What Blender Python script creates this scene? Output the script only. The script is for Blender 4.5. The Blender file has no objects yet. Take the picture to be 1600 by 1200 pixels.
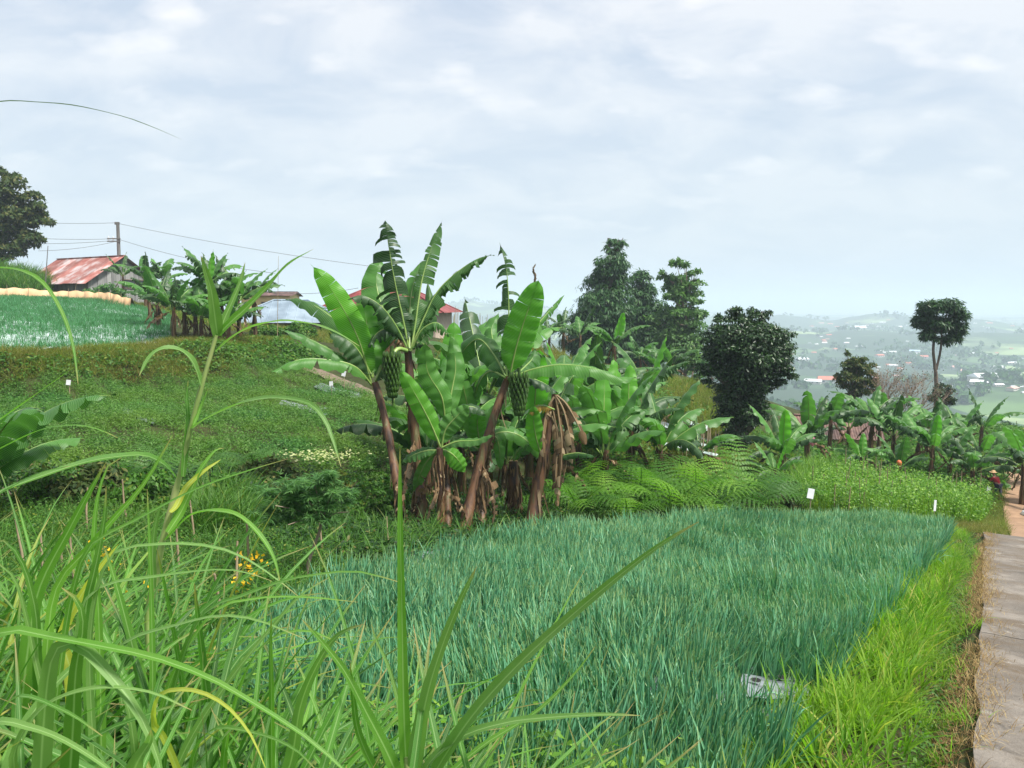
import bpy, math, random
import numpy as np
from mathutils import Vector, Matrix
R = math.radians
C = bpy.context.scene.collection
S = bpy.context.scene
rnd = random.Random(7)
rng = np.random.default_rng(7)

# ------------------------------------------------------------------ camera
F = 1209.0 / 1600.0            # focal length in frame widths
PITCH = math.atan(120 / 1209.0)
EYE = 1.6
cd = bpy.data.cameras.new('camera'); cam = bpy.data.objects.new('camera', cd); C.objects.link(cam)
cd.sensor_width = 36; cd.lens = 36 * F; cd.clip_start = 0.05; cd.clip_end = 20000
cam.location = (0, 0, EYE); cam.rotation_euler = (R(90) - PITCH, 0, 0)
S.camera = cam

# ------------------------------------------------------------------ light
SUN_EL, SUN_AZ = R(58), R(60)      # high and hidden behind thin cloud, from behind to the right
w = bpy.data.worlds.new('World'); S.world = w; w.use_nodes = True
nt = w.node_tree; nt.nodes.clear()
def N(t, kind, **kw):
    n = t.nodes.new(kind)
    for k, v in kw.items(): setattr(n, k, v)
    return n
out = N(nt, 'ShaderNodeOutputWorld'); bg = N(nt, 'ShaderNodeBackground')
sky = N(nt, 'ShaderNodeTexSky', sky_type='NISHITA'); sky.sun_disc = False
sky.sun_elevation = SUN_EL; sky.sun_rotation = R(180) - SUN_AZ; sky.dust_density = 4; sky.air_density = 1.5
tc = N(nt, 'ShaderNodeTexCoord'); sep = N(nt, 'ShaderNodeSeparateXYZ')
nt.links.new(tc.outputs['Generated'], sep.inputs[0])
add = N(nt, 'ShaderNodeMath', operation='ADD'); add.inputs[1].default_value = 0.34
mx = N(nt, 'ShaderNodeMath', operation='MAXIMUM'); mx.inputs[1].default_value = 0.0
nt.links.new(sep.outputs[2], mx.inputs[0]); nt.links.new(mx.outputs[0], add.inputs[0])
dv = N(nt, 'ShaderNodeVectorMath', operation='DIVIDE'); cmb = N(nt, 'ShaderNodeCombineXYZ')
for i in range(3): nt.links.new(add.outputs[0], cmb.inputs[i])
nt.links.new(tc.outputs['Generated'], dv.inputs[0]); nt.links.new(cmb.outputs[0], dv.inputs[1])
mp = N(nt, 'ShaderNodeMapping'); mp.inputs['Scale'].default_value = (1.5, 2.1, 0.0); mp.inputs['Rotation'].default_value = (0, 0, R(14)); mp.inputs['Location'].default_value = (3.1, 1.7, 0)
nt.links.new(dv.outputs[0], mp.inputs[0])
n1 = N(nt, 'ShaderNodeTexNoise'); n1.inputs['Scale'].default_value = 2.1; n1.inputs['Detail'].default_value = 9; n1.inputs['Roughness'].default_value = 0.56; n1.inputs['Distortion'].default_value = 0.35
nt.links.new(mp.outputs[0], n1.inputs['Vector'])
r1 = N(nt, 'ShaderNodeValToRGB'); r1.color_ramp.elements[0].position = 0.38; r1.color_ramp.elements[1].position = 0.60
r1.color_ramp.elements[0].color = (0.39, 0.445, 0.535, 1); r1.color_ramp.elements[1].color = (0.60, 0.61, 0.635, 1)
nt.links.new(n1.outputs['Fac'], r1.inputs[0])
# small bright puffs
n2 = N(nt, 'ShaderNodeTexNoise'); n2.inputs['Scale'].default_value = 3.4; n2.inputs['Detail'].default_value = 6; n2.inputs['Roughness'].default_value = 0.45
nt.links.new(mp.outputs[0], n2.inputs['Vector'])
r2 = N(nt, 'ShaderNodeValToRGB'); r2.color_ramp.elements[0].position = 0.57; r2.color_ramp.elements[1].position = 0.76
nt.links.new(n2.outputs['Fac'], r2.inputs[0])
m2 = N(nt, 'ShaderNodeMixRGB'); m2.inputs['Color2'].default_value = (0.78, 0.75, 0.735, 1)
nt.links.new(r2.outputs[0], m2.inputs['Fac']); nt.links.new(r1.outputs[0], m2.inputs['Color1'])
# towards the horizon the cloud layer runs into pale milky air
hz = N(nt, 'ShaderNodeMapRange'); hz.inputs['From Min'].default_value = 0.0; hz.inputs['From Max'].default_value = 0.36; hz.inputs['To Min'].default_value = 1.0; hz.inputs['To Max'].default_value = 0.0
nt.links.new(sep.outputs[2], hz.inputs['Value'])
m3 = N(nt, 'ShaderNodeMixRGB'); m3.inputs['Color2'].default_value = (0.46, 0.53, 0.595, 1)
nt.links.new(hz.outputs[0], m3.inputs['Fac']); nt.links.new(m2.outputs[0], m3.inputs['Color1'])
sc = N(nt, 'ShaderNodeMixRGB', blend_type='MULTIPLY'); sc.inputs['Fac'].default_value = 1; sc.inputs['Color2'].default_value = (0.1, 0.1, 0.1, 1)
nt.links.new(sky.outputs[0], sc.inputs['Color1'])
m4 = N(nt, 'ShaderNodeMixRGB'); m4.inputs['Fac'].default_value = 0.86
nt.links.new(sc.outputs[0], m4.inputs['Color1']); nt.links.new(m3.outputs[0], m4.inputs['Color2'])
bg.inputs['Strength'].default_value = 1.0
nt.links.new(m4.outputs[0], bg.inputs['Color']); nt.links.new(bg.outputs[0], out.inputs['Surface'])

sd = bpy.data.lights.new('sun', 'SUN'); sd.energy = 4.6; sd.angle = R(9); sd.color = (1.0, 0.96, 0.88)
so = bpy.data.objects.new('sun', sd); C.objects.link(so)
dirv = Vector((math.sin(SUN_AZ) * math.cos(SUN_EL), -math.cos(SUN_AZ) * math.cos(SUN_EL), math.sin(SUN_EL)))
so.rotation_euler = (-dirv).to_track_quat('-Z', 'Y').to_euler(); so.location = dirv * 50

S.view_settings.view_transform = 'Standard'; S.view_settings.look = 'None'
S.view_settings.exposure = 0.72; S.view_settings.gamma = 1; S.view_settings.use_curve_mapping = False
cy = S.cycles
cy.max_bounces = 7; cy.diffuse_bounces = 2; cy.glossy_bounces = 2; cy.transmission_bounces = 4; cy.transparent_max_bounces = 8; cy.volume_bounces = 1
cy.use_denoising = True
try: cy.denoiser = 'OPENIMAGEDENOISE'; cy.denoising_input_passes = 'RGB_ALBEDO_NORMAL'
except Exception: pass
cy.use_adaptive_sampling = True; cy.adaptive_threshold = 0.01

# ------------------------------------------------------------------ from the photograph to the place
cp, sp = math.cos(PITCH), math.sin(PITCH)
def ray(px, py):
    a = (px - 800) / 1209.0; b = -(py - 600) / 1209.0
    return np.array([a, cp + b * sp, b * cp - sp])
def at(px, py, y):
    r = ray(px, py); k = y / r[1]
    return np.array([r[0] * k, y, EYE + r[2] * k])
SA, CA = math.sin(R(32)), math.cos(R(32))     # the path runs 32 degrees to the right
def st(x, y): return x * SA + y * CA, -x * CA + y * SA
def xy(s, t): return s * SA - t * CA, s * CA + t * SA

def hash2(ix, iy, s):
    h = np.sin(ix * 127.1 + iy * 311.7 + s * 74.7) * 43758.5453
    return h - np.floor(h)
def vnoise(x, y, s=0):
    ix, iy = np.floor(x), np.floor(y); fx, fy = x - ix, y - iy
    fx = fx * fx * (3 - 2 * fx); fy = fy * fy * (3 - 2 * fy)
    a = hash2(ix, iy, s); b = hash2(ix + 1, iy, s); c = hash2(ix, iy + 1, s); d = hash2(ix + 1, iy + 1, s)
    return (a + (b - a) * fx) * (1 - fy) + (c + (d - c) * fx) * fy
def fbm(x, y, o=4, s=0):
    v = 0; a = 0.5
    for i in range(o):
        v = v + a * vnoise(x * 2 ** i, y * 2 ** i, s + i); a *= .5
    return v

def plane_z(x, y):
    s, t = st(x, y)
    return -0.17 * s - 0.03 * np.maximum(t, 0)
# heights of the ground: (pixel x, pixel y, distance)
CTL = [  # left low field and its surroundings
 (480,905,7.2),(300,960,6.0),(100,900,7.0),(560,830,11.2),(350,800,10.4),(100,790,10.5),
 (300,745,13),(100,745,12.5),(550,745,14.5),(600,705,16.5),(-150,760,12.5),
 (0,670,15.5),(150,650,18),(350,660,18),(500,660,19),(0,612,21),(200,602,24),(330,590,26.5),(430,565,30),
 (640,640,22),(560,605,26),(490,577,30),(-250,640,18),
 # bank and upper terrace
 (0,560,21.6),(120,563,23.5),(200,560,24.8),(330,540,28),(430,535,31.5),(-250,560,20),
 (0,500,32),(100,549,26),(0,552,24.5),(200,540,29),(270,533,30.5),(200,500,38),(0,462,46),(100,466,48),(200,476,46),(270,510,36),(-250,470,42),
 (250,500,40),(60,436,62),(0,412,66),(150,458,58),(-250,380,66),(420,528,36),(500,532,38),(500,526,50),(300,500,60),
 # behind the large bananas
 (720,842,11.2),(830,828,12.2),(700,740,17),(720,640,24),(690,530,46),(620,520,50),(770,548,38),(820,600,28),(860,560,36),
 (760,700,18),(880,690,20),(900,770,16.5),(1000,790,16.6),(1000,720,22),(1000,650,29),(1050,640,32),(1000,590,40),(1100,610,40),
 (900,575,45),(860,565,62),(950,570,66),(1060,585,62),(1130,600,60),
 (1120,725,24),(1150,715,28),(1120,790,17.5),(1200,790,18),(1250,740,23),(1200,720,27),(1250,700,31),
 (1300,745,23.5),(1360,742,25),(1440,745,25),(1540,752,25),(1600,752,26),(1300,708,36),(1340,708,40),(1440,700,38),(1600,700,36),(1750,740,27),
 (1300,665,50),(1470,655,46),(1600,680,48),(1750,720,50),
]
pts = [at(*c) for c in CTL]
for s_ in (-30, -12, -4, 0, 3, 6, 9, 12, 15, 18.5):
    for t_ in (-12, -5, -1.5, 0, 1.2, 2.5, 4):
        if t_ > 2.6 and s_ > 14: continue
        x_, y_ = xy(s_, t_); pts.append(np.array([x_, y_, plane_z(x_, y_)]))
for s_, t_ in ((6, 6), (8, 6), (3, 6), (4, 4.8), (0, 6), (-12, 8), (-30, 10), (24, -6), (30, -10), (24, 0), (40, -20)):
    x_, y_ = xy(s_, t_); pts.append(np.array([x_, y_, plane_z(x_, y_)]))
for s_, t_ in ((-10, 30), (-30, 30), (-30, 60)):
    x_, y_ = xy(s_, t_); pts.append(np.array([x_, y_, plane_z(x_, y_) + 3]))
for (px_, y_, z_) in ((1250,75,-14),(1500,75,-16),(1750,75,-18),(1000,100,-12),(700,90,-6),(300,100,-2),(0,100,6),(-400,110,10),
                      (1000,140,-26),(1500,140,-34),(700,150,-24),(300,150,-14),(0,150,-2),(2600,60,-20),(2400,120,-35)):
    pts.append(np.array([(px_ - 800) / 1203.0 * y_, y_, z_]))
for (x_, y_, z_) in ((-150, 40, 8), (-150, -50, 16), (0, -150, 26), (100, -80, 5), (150, 0, -22), (160, 100, -45)):
    pts.append(np.array([x_, y_, z_]))
PTS = np.array(pts)
_D = np.sqrt(((PTS[:, None, :2] - PTS[None, :, :2]) ** 2).sum(-1) + 0.09)
_n = len(PTS)
_A = np.zeros((_n + 3, _n + 3)); _A[:_n, :_n] = -_D + np.eye(_n) * 0.10
_A[:_n, _n] = 1; _A[:_n, _n + 1:] = PTS[:, :2]; _A[_n, :_n] = 1; _A[_n + 1:, :_n] = PTS[:, :2].T
_W = np.linalg.solve(_A, np.concatenate([PTS[:, 2], np.zeros(3)]))
def near_z(x, y):
    o = np.full(x.shape, _W[_n]) + _W[_n + 1] * x + _W[_n + 2] * y
    for i in range(_n):
        o -= _W[i] * np.sqrt((x - PTS[i, 0]) ** 2 + (y - PTS[i, 1]) ** 2 + 0.09)
    return o
def sstep(a, b, v):
    u = np.clip((v - a) / (b - a), 0, 1); return u * u * (3 - 2 * u)
def far_z(x, y):
    r = np.hypot(x, y); az = np.degrees(np.arctan2(x, y))
    z = -56 + 30 * (fbm(x / 600, y / 600, 4, 3) - .47) * sstep(200, 900, r)
    z += sstep(1300, 3600, r) * 9 * (fbm(az / 6 + 5, r / 900, 3, 9))
    z += 22 * np.exp(-((r - 1300) / 190) ** 2) * (0.1 + 1.4 * fbm(az / 4, r * 0 + 2, 4, 31)) + 36 * np.exp(-((r - 2100) / 260) ** 2) * (.35 + .95 * fbm(az / 3.2, r * 0 + 6, 4, 32)) + 13 * np.exp(-((r - 620) / 80) ** 2) * sstep(28, 34, az + 6 * fbm(az / 2, r * 0, 2, 8))
    ridge = 62 + 40 * (fbm(az / 4, r * 0 + 3, 5, 17) - .45)
    z += (ridge - 42) * np.exp(-((r - 3900) / 520) ** 2)
    mt = np.exp(-((az + 3.4) / 3.4) ** 2) * 66 + np.exp(-((az + 3.1) / .55) ** 2) * 5 + np.exp(-((az - 1.6) / 2.6) ** 2) * 40
    z += (mt + 7 * (fbm(az * 1.3, r / 900, 4, 41) - .5)) * np.exp(-((r - 2500) / 380) ** 2)
    return z
def ground_z(x, y):
    x = np.asarray(x, float); y = np.asarray(y, float)
    shp = np.broadcast(x, y).shape; x = np.broadcast_to(x, shp).ravel().copy(); y = np.broadcast_to(y, shp).ravel().copy()
    r = np.hypot(x, y); b = sstep(110, 280, r)
    z = np.empty(len(x)); a = b < 1
    z[a] = near_z(x[a], y[a]); z[~a] = 0
    z = z * (1 - b) + far_z(x, y) * b
    s, t = st(x, y)
    # ditch and raised verge beside the path, roughness elsewhere
    k = sstep(-2, 0, s) * (1 - sstep(18.6, 19.2, s))
    z -= k * (0.10 + .16 * fbm(s * .9, s * 0, 2, 63)) * np.exp(-((t - 0.20) / 0.10) ** 2)
    z += k * 0.07 * np.exp(-((t - 0.62) / 0.22) ** 2)
    rough = (fbm(x * 1.6, y * 1.6, 3, 5) - .45) * 0.16 + (fbm(x * .35, y * .35, 2, 15) - .4) * .35 * sstep(14, 30, r)
    onpath = (t < 0.05) & (t > -1.6) & (s < 22)
    z += rough * np.where(onpath, 0, np.where(t < 1.1, .35, 1.0)) * sstep(1, 4, r)
    return z.reshape(shp)
def gz(x, y): return float(ground_z(np.array([x]), np.array([y]))[0])
_gr = np.geomspace(2.0, 6000, 1800)
def gp(px, py, y0=2.0, y1=400):
    """the point of the ground that pixel (px, py) of the photograph shows"""
    r = ray(px, py); ys = _gr[(_gr >= y0) & (_gr <= y1)]
    x = r[0] / r[1] * ys; z = EYE + r[2] / r[1] * ys; g = ground_z(x, ys)
    i = np.argmax(z <= g)
    if z[i] > g[i]: i = len(ys) - 1
    return np.array([x[i], ys[i], g[i]])
def on(px, y):
    """ground point at distance y seen in pixel column px"""
    x = (px - 800) / 1203.0 * y
    return np.array([x, y, gz(x, y)])
# ------------------------------------------------------------------ meshes
class Geo:
    def __init__(s): s.V = []; s.U = []; s.Fs = []; s.M = []; s.n = 0
    def add(s, V, Fc, uv=None, mi=0):
        V = np.asarray(V, float).reshape(-1, 3); Fc = np.asarray(Fc, int)
        s.V.append(V); s.U.append(np.zeros((len(V), 2)) if uv is None else np.asarray(uv, float).reshape(-1, 2))
        s.Fs.append(Fc + s.n); s.M.append(np.full(len(Fc), mi)); s.n += len(V); return s
    def mesh(s, name, mats, smooth=True):
        me = bpy.data.meshes.new(name)
        V = np.concatenate(s.V); U = np.concatenate(s.U)
        L = np.concatenate([f.ravel() for f in s.Fs]); tot = np.concatenate([np.full(len(f), f.shape[1]) for f in s.Fs])
        start = np.concatenate([[0], np.cumsum(tot)[:-1]])
        me.vertices.add(len(V)); me.vertices.foreach_set('co', V.astype(np.float32).ravel())
        me.loops.add(len(L)); me.loops.foreach_set('vertex_index', L.astype(np.int32))
        me.polygons.add(len(tot)); me.polygons.foreach_set('loop_start', start.astype(np.int32))
        me.polygons.foreach_set('material_index', np.concatenate(s.M).astype(np.int32))
        me.polygons.foreach_set('use_smooth', np.full(len(tot), smooth))
        uvl = me.uv_layers.new(name='UVMap'); uvl.data.foreach_set('uv', U[L].astype(np.float32).ravel())
        for m in (mats if isinstance(mats, (list, tuple)) else [mats]): me.materials.append(m)
        me.update(calc_edges=True); me.validate(); return me
    def obj(s, name, mats, parent=None, smooth=True):
        return link(name, s.mesh(name, mats, smooth), parent)
def link(name, me, parent=None, loc=None, rot=None, scale=None):
    o = bpy.data.objects.new(name, me); C.objects.link(o)
    if parent is not None: o.parent = parent
    if loc is not None: o.location = [float(v) for v in loc]
    if rot is not None: o.rotation_euler = rot
    if scale is not None: o.scale = scale if hasattr(scale, '__len__') else (scale,) * 3
    return o
def tag(o, label=None, cat=None, group=None, kind=None):
    if label: o['label'] = label
    if cat: o['category'] = cat
    if group: o['group'] = group
    if kind: o['kind'] = kind
    return o
def thing(name, label, cat, loc=(0, 0, 0), rz=0, group=None):
    o = link(name, None, None, loc, (0, 0, rz)); o.empty_display_size = .2
    return tag(o, label, cat, group)

def prof_blade(u): return np.minimum(1, u * 6 + .45) * np.clip(1 - u, 0, 1) ** .6 + .02
def prof_onion(u): return np.minimum(1, u * 5 + .6) * np.clip(1.02 - u, 0, 1) ** .45
def prof_leaf(u): return np.sin(np.pi * np.clip(u, .03, .985)) ** .8
def strips(g, base, az, el, L, W, bend, n=4, k=2, roll=None, fold=.25, prof=prof_blade, mi=0, sway=None):
    base = np.asarray(base, float); m = len(base)
    az, el, L, W, bend = [np.broadcast_to(np.asarray(a, float), (m,)) for a in (az, el, L, W, bend)]
    roll = np.zeros(m) if roll is None else np.broadcast_to(np.asarray(roll, float), (m,))
    um = (np.arange(n) + .5) / n; th = el[:, None] - bend[:, None] * um ** 1.3
    ch = np.concatenate([np.zeros((m, 1)), np.cumsum(np.cos(th), 1)], 1) * (L / n)[:, None]
    cz = np.concatenate([np.zeros((m, 1)), np.cumsum(np.sin(th), 1)], 1) * (L / n)[:, None]
    u = np.arange(n + 1) / n; tu = el[:, None] - bend[:, None] * u ** 1.3
    if sway is not None: az2 = az[:, None] + sway[:, None] * u
    else: az2 = np.repeat(az[:, None], n + 1, 1)
    h = np.stack([np.cos(az2), np.sin(az2), np.zeros_like(az2)], -1)
    P = base[:, None, :] + h * ch[..., None]; P[..., 2] += cz
    side = np.stack([-np.sin(az2), np.cos(az2), np.zeros_like(az2)], -1)
    nor = -np.sin(tu)[..., None] * h; nor[..., 2] += np.cos(tu)
    cr, sr = np.cos(roll)[:, None, None], np.sin(roll)[:, None, None]
    sd_ = side * cr + nor * sr; nn = nor * cr - side * sr
    wv = (W[:, None] * prof(u)[None, :])[..., None] * .5
    if k == 2: vv = np.stack([P - sd_ * wv, P + sd_ * wv], 2); ac = [0, 1]
    else: vv = np.stack([P - sd_ * wv, P - nn * wv * 2 * fold, P + sd_ * wv], 2); ac = [0, .5, 1]
    uv = np.zeros((m, n + 1, k, 2)); uv[..., 0] = np.array(ac)[None, None, :]; uv[..., 1] = u[None, :, None]
    idx = np.arange(m * (n + 1) * k).reshape(m, n + 1, k)
    fs = [np.stack([idx[:, :-1, j], idx[:, :-1, j + 1], idx[:, 1:, j + 1], idx[:, 1:, j]], -1).reshape(-1, 4) for j in range(k - 1)]
    g.add(vv.reshape(-1, 3), np.concatenate(fs), uv.reshape(-1, 2), mi)
    return g
def cards(g, P, nrm, L, W, mi=0, drop=0.0, r=None):
    """folded leaf-shaped faces (4 triangles' worth) at points P"""
    r = r or rng; m = len(P)
    nrm = nrm / (np.linalg.norm(nrm, axis=1, keepdims=True) + 1e-9)
    a = r.normal(size=(m, 3)); a[:, 2] -= drop * 2; a -= nrm * (a * nrm).sum(1, keepdims=True)
    a /= np.linalg.norm(a, axis=1, keepdims=True) + 1e-9; b = np.cross(nrm, a)
    L = np.broadcast_to(np.asarray(L, float), (m,))[:, None]; W = np.broadcast_to(np.asarray(W, float), (m,))[:, None]
    V = np.stack([P, P + a * L * .45 + b * W * .5 + nrm * W * .16, P + a * L, P + a * L * .45 - b * W * .5 + nrm * W * .16], 1)
    idx = np.arange(m * 4).reshape(m, 4)
    uv = np.tile(np.array([[.5, 0], [1, .5], [.5, 1], [0, .5]]), (m, 1))
    g.add(V.reshape(-1, 3), np.concatenate([idx[:, [0, 1, 2]], idx[:, [0, 2, 3]]]), uv, mi)
    return g
def frames(P):
    P = np.asarray(P, float); T = np.gradient(P, axis=0); T /= np.linalg.norm(T, axis=1, keepdims=True) + 1e-9
    ref = np.array([0, 0, 1.0]) if abs(T[0, 2]) < .9 else np.array([1.0, 0, 0])
    A = []; a = np.cross(T[0], ref)
    for t in T:
        a = a - t * a.dot(t); a /= np.linalg.norm(a) + 1e-9; A.append(a.copy())
    A = np.array(A); return T, A, np.cross(T, A)
def tube(g, P, r, k=7, mi=0, cap=True, jag=0):
    P = np.asarray(P, float); n = len(P); r = np.broadcast_to(np.asarray(r, float), (n,))
    T, A, B = frames(P); th = np.arange(k) * 2 * np.pi / k
    rr = r[:, None] * (1 + jag * (rng.random((n, k)) - .5))
    V = P[:, None] + (A[:, None] * np.cos(th)[None, :, None] + B[:, None] * np.sin(th)[None, :, None]) * rr[..., None]
    i = np.arange(n * k).reshape(n, k); j = np.roll(i, -1, 1)
    fs = np.stack([i[:-1], j[:-1], j[1:], i[1:]], -1).reshape(-1, 4)
    uv = np.zeros((n, k, 2)); uv[..., 0] = th / (2 * np.pi); uv[..., 1] = np.linspace(0, 1, n)[:, None]
    g.add(V.reshape(-1, 3), fs, uv.reshape(-1, 2), mi)
    if cap:
        for e in (0, -1):
            g.add(np.concatenate([V[e], P[e][None]]), np.array([[q, (q + 1) % k, k] for q in range(k)]), None, mi)
    return g
def box(g, c, d, mi=0, rz=0.0):
    c = np.array(c, float); d = np.array(d, float) / 2
    V = np.array([[x, y, z] for z in (-1, 1) for y in (-1, 1) for x in (-1, 1)]) * d
    if rz: V = V @ np.array([[math.cos(rz), math.sin(rz), 0], [-math.sin(rz), math.cos(rz), 0], [0, 0, 1]])
    Fq = np.array([[0, 2, 3, 1], [4, 5, 7, 6], [0, 1, 5, 4], [2, 6, 7, 3], [0, 4, 6, 2], [1, 3, 7, 5]])
    # unshared corners, so that smooth shading keeps the edges
    g.add(V[Fq.ravel()] + c, np.arange(24).reshape(6, 4), np.tile([[0, 0], [1, 0], [1, 1], [0, 1]], (6, 1)), mi)
    return g
def resample(P, n):
    P = np.asarray(P, float)
    Q = np.vstack([2 * P[0] - P[1], P, 2 * P[-1] - P[-2]]); o = []
    for i in range(1, len(Q) - 2):
        p0, p1, p2, p3 = Q[i - 1:i + 3]
        for t in np.linspace(0, 1, 12, endpoint=False):
            o.append(.5 * (2 * p1 + (p2 - p0) * t + (2 * p0 - 5 * p1 + 4 * p2 - p3) * t * t + (-p0 + 3 * p1 - 3 * p2 + p3) * t ** 3))
    o.append(P[-1]); o = np.array(o)
    d = np.concatenate([[0], np.cumsum(np.linalg.norm(np.diff(o, axis=0), axis=1))])
    u = np.linspace(0, d[-1], n)
    return np.stack([np.interp(u, d, o[:, k]) for k in range(3)], 1)
def inpoly(x, y, poly):
    ins = np.zeros(len(x), bool); n = len(poly)
    for i in range(n):
        x1, y1 = poly[i][:2]; x2, y2 = poly[(i + 1) % n][:2]
        c = ((y1 > y) != (y2 > y)) & (x < (x2 - x1) * (y - y1) / (y2 - y1 + 1e-12) + x1); ins ^= c
    return ins
def scatter(poly, n, r=None, dens=None):
    """n ground points inside a polygon of world points"""
    r = r or rng; poly = [p[:2] for p in poly]; a = np.array(poly); lo, hi = a.min(0), a.max(0); out = []; c = 0
    while c < n:
        q = lo + r.random((max(n, 500), 2)) * (hi - lo); q = q[inpoly(q[:, 0], q[:, 1], poly)]
        if dens is not None: q = q[r.random(len(q)) < dens(q[:, 0], q[:, 1])]
        out.append(q); c += len(q)
    q = np.concatenate(out)[:n]
    return np.column_stack([q, ground_z(q[:, 0], q[:, 1])])

# ------------------------------------------------------------------ materials
def new_mat(name):
    m = bpy.data.materials.new(name); m.use_nodes = True; t = m.node_tree; t.nodes.clear()
    return m, t, N(t, 'ShaderNodeOutputMaterial')
def ramp(t, cols, fac, interp='LINEAR'):
    r = N(t, 'ShaderNodeValToRGB'); r.color_ramp.interpolation = interp; e = r.color_ramp.elements
    while len(e) < len(cols): e.new(.5)
    for i, (p, c) in enumerate(cols): e[i].position = p; e[i].color = (*c, 1)
    t.links.new(fac, r.inputs[0]); return r.outputs[0]
def noise(t, scale, detail=4, rough=.55, coord='Object', stretch=None, dist=0):
    c = N(t, 'ShaderNodeTexCoord'); o = c.outputs[coord]
    if stretch:
        mp = N(t, 'ShaderNodeMapping'); mp.inputs['Scale'].default_value = stretch; t.links.new(o, mp.inputs[0]); o = mp.outputs[0]
    n = N(t, 'ShaderNodeTexNoise'); n.inputs['Scale'].default_value = scale; n.inputs['Detail'].default_value = detail; n.inputs['Roughness'].default_value = rough; n.inputs['Distortion'].default_value = dist
    t.links.new(o, n.inputs['Vector']); return n.outputs['Fac']
def mix(t, f, a, b, mode='MIX'):
    m = N(t, 'ShaderNodeMixRGB', blend_type=mode)
    for i, v in enumerate((f, a, b)):
        if hasattr(v, 'links') or hasattr(v, 'is_linked'): t.links.new(v, m.inputs[i])
        else: m.inputs[i].default_value = v if i == 0 else (*v, 1)
    return m.outputs[0]
def foliage(name, cols, trans=.35, rough=.5, spec=.35, veins=0, stripe=0, island=True, big=None, tipc=None):
    """leaf: colour varies from leaf to leaf (per mesh island), light shines through"""
    m, t, o = new_mat(name)
    if island: f = N(t, 'ShaderNodeNewGeometry').outputs['Random Per Island']
    else: f = N(t, 'ShaderNodeObjectInfo').outputs['Random']
    col = ramp(t, cols, f)
    if big:
        nf = noise(t, big[0], 3); rr = N(t, 'ShaderNodeMapRange'); rr.inputs['From Min'].default_value = .35; rr.inputs['From Max'].default_value = .65
        t.links.new(nf, rr.inputs['Value']); mm = N(t, 'ShaderNodeMath', operation='MULTIPLY'); mm.inputs[1].default_value = big[2]; t.links.new(rr.outputs[0], mm.inputs[0])
        col = mix(t, mm.outputs[0], col, big[1])
    uvn = N(t, 'ShaderNodeUVMap'); bump = None
    sp_ = N(t, 'ShaderNodeSeparateXYZ'); t.links.new(uvn.outputs[0], sp_.inputs[0])
    if tipc:
        col = mix(t, ramp(t, [(tipc[1], (0, 0, 0)), (1, (1, 1, 1))], sp_.outputs[1]), col, tipc[0])
    if veins or stripe:
        wv = N(t, 'ShaderNodeTexWave', bands_direction='Y' if veins else 'X'); wv.inputs['Scale'].default_value = veins or stripe; wv.inputs['Distortion'].default_value = .6 if veins else 0
        wv.inputs['Detail'].default_value = 2
        t.links.new(uvn.outputs[0], wv.inputs['Vector'])
        dk = mix(t, .22, col, (0.9, 1, .7), 'MIX'); col = mix(t, ramp(t, [(.72, (0, 0, 0)), (1, (.55, .55, .55))], wv.outputs['Fac']), col, dk)
        bump = N(t, 'ShaderNodeBump'); bump.inputs['Strength'].default_value = .18; bump.inputs['Distance'].default_value = .01; t.links.new(wv.outputs['Fac'], bump.inputs['Height'])
    if stripe:  # pale midrib of a grass blade
        ab = N(t, 'ShaderNodeMath', operation='SUBTRACT'); ab.inputs[1].default_value = .5; t.links.new(sp_.outputs[0], ab.inputs[0])
        a2 = N(t, 'ShaderNodeMath', operation='ABSOLUTE'); t.links.new(ab.outputs[0], a2.inputs[0])
        rib = mix(t, .45, col, (.55, .75, .35)); col = mix(t, ramp(t, [(.0, (.8, .8, .8)), (.09, (0, 0, 0))], a2.outputs[0]), col, rib)
    b = N(t, 'ShaderNodeBsdfPrincipled'); b.inputs['Roughness'].default_value = rough; b.inputs['Specular IOR Level'].default_value = spec
    tr = N(t, 'ShaderNodeBsdfTranslucent'); ms = N(t, 'ShaderNodeMixShader'); ms.inputs[0].default_value = trans
    t.links.new(col, b.inputs['Base Color'])
    tcx = mix(t, .75, col, (1.0, 1.25, .45), 'MULTIPLY'); t.links.new(mix(t, 1, tcx, (1.5, 1.5, 1.5), 'MULTIPLY'), tr.inputs['Color'])
    if bump: t.links.new(bump.outputs[0], b.inputs['Normal'])
    t.links.new(b.outputs[0], ms.inputs[1]); t.links.new(tr.outputs[0], ms.inputs[2]); t.links.new(ms.outputs[0], o.inputs[0])
    return m
def solid(name, cols, scale=6, rough=.8, stretch=None, bump=.0, metal=0, detail=5, rnd_obj=0, dist=0, bdist=.02):
    m, t, o = new_mat(name); f = noise(t, scale, detail, stretch=stretch, dist=dist); col = ramp(t, cols, f)
    if rnd_obj:
        oi = N(t, 'ShaderNodeObjectInfo'); hs = N(t, 'ShaderNodeHueSaturation'); mr = N(t, 'ShaderNodeMapRange')
        mr.inputs['To Min'].default_value = 1 - rnd_obj; mr.inputs['To Max'].default_value = 1 + rnd_obj
        t.links.new(oi.outputs['Random'], mr.inputs['Value']); t.links.new(mr.outputs[0], hs.inputs['Value']); t.links.new(col, hs.inputs['Color']); col = hs.outputs[0]
    b = N(t, 'ShaderNodeBsdfPrincipled'); b.inputs['Roughness'].default_value = rough; b.inputs['Metallic'].default_value = metal
    t.links.new(col, b.inputs['Base Color'])
    if bump:
        bp = N(t, 'ShaderNodeBump'); bp.inputs['Strength'].default_value = bump; bp.inputs['Distance'].default_value = bdist; t.links.new(f, bp.inputs['Height']); t.links.new(bp.outputs[0], b.inputs['Normal'])
    t.links.new(b.outputs[0], o.inputs[0]); return m

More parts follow.
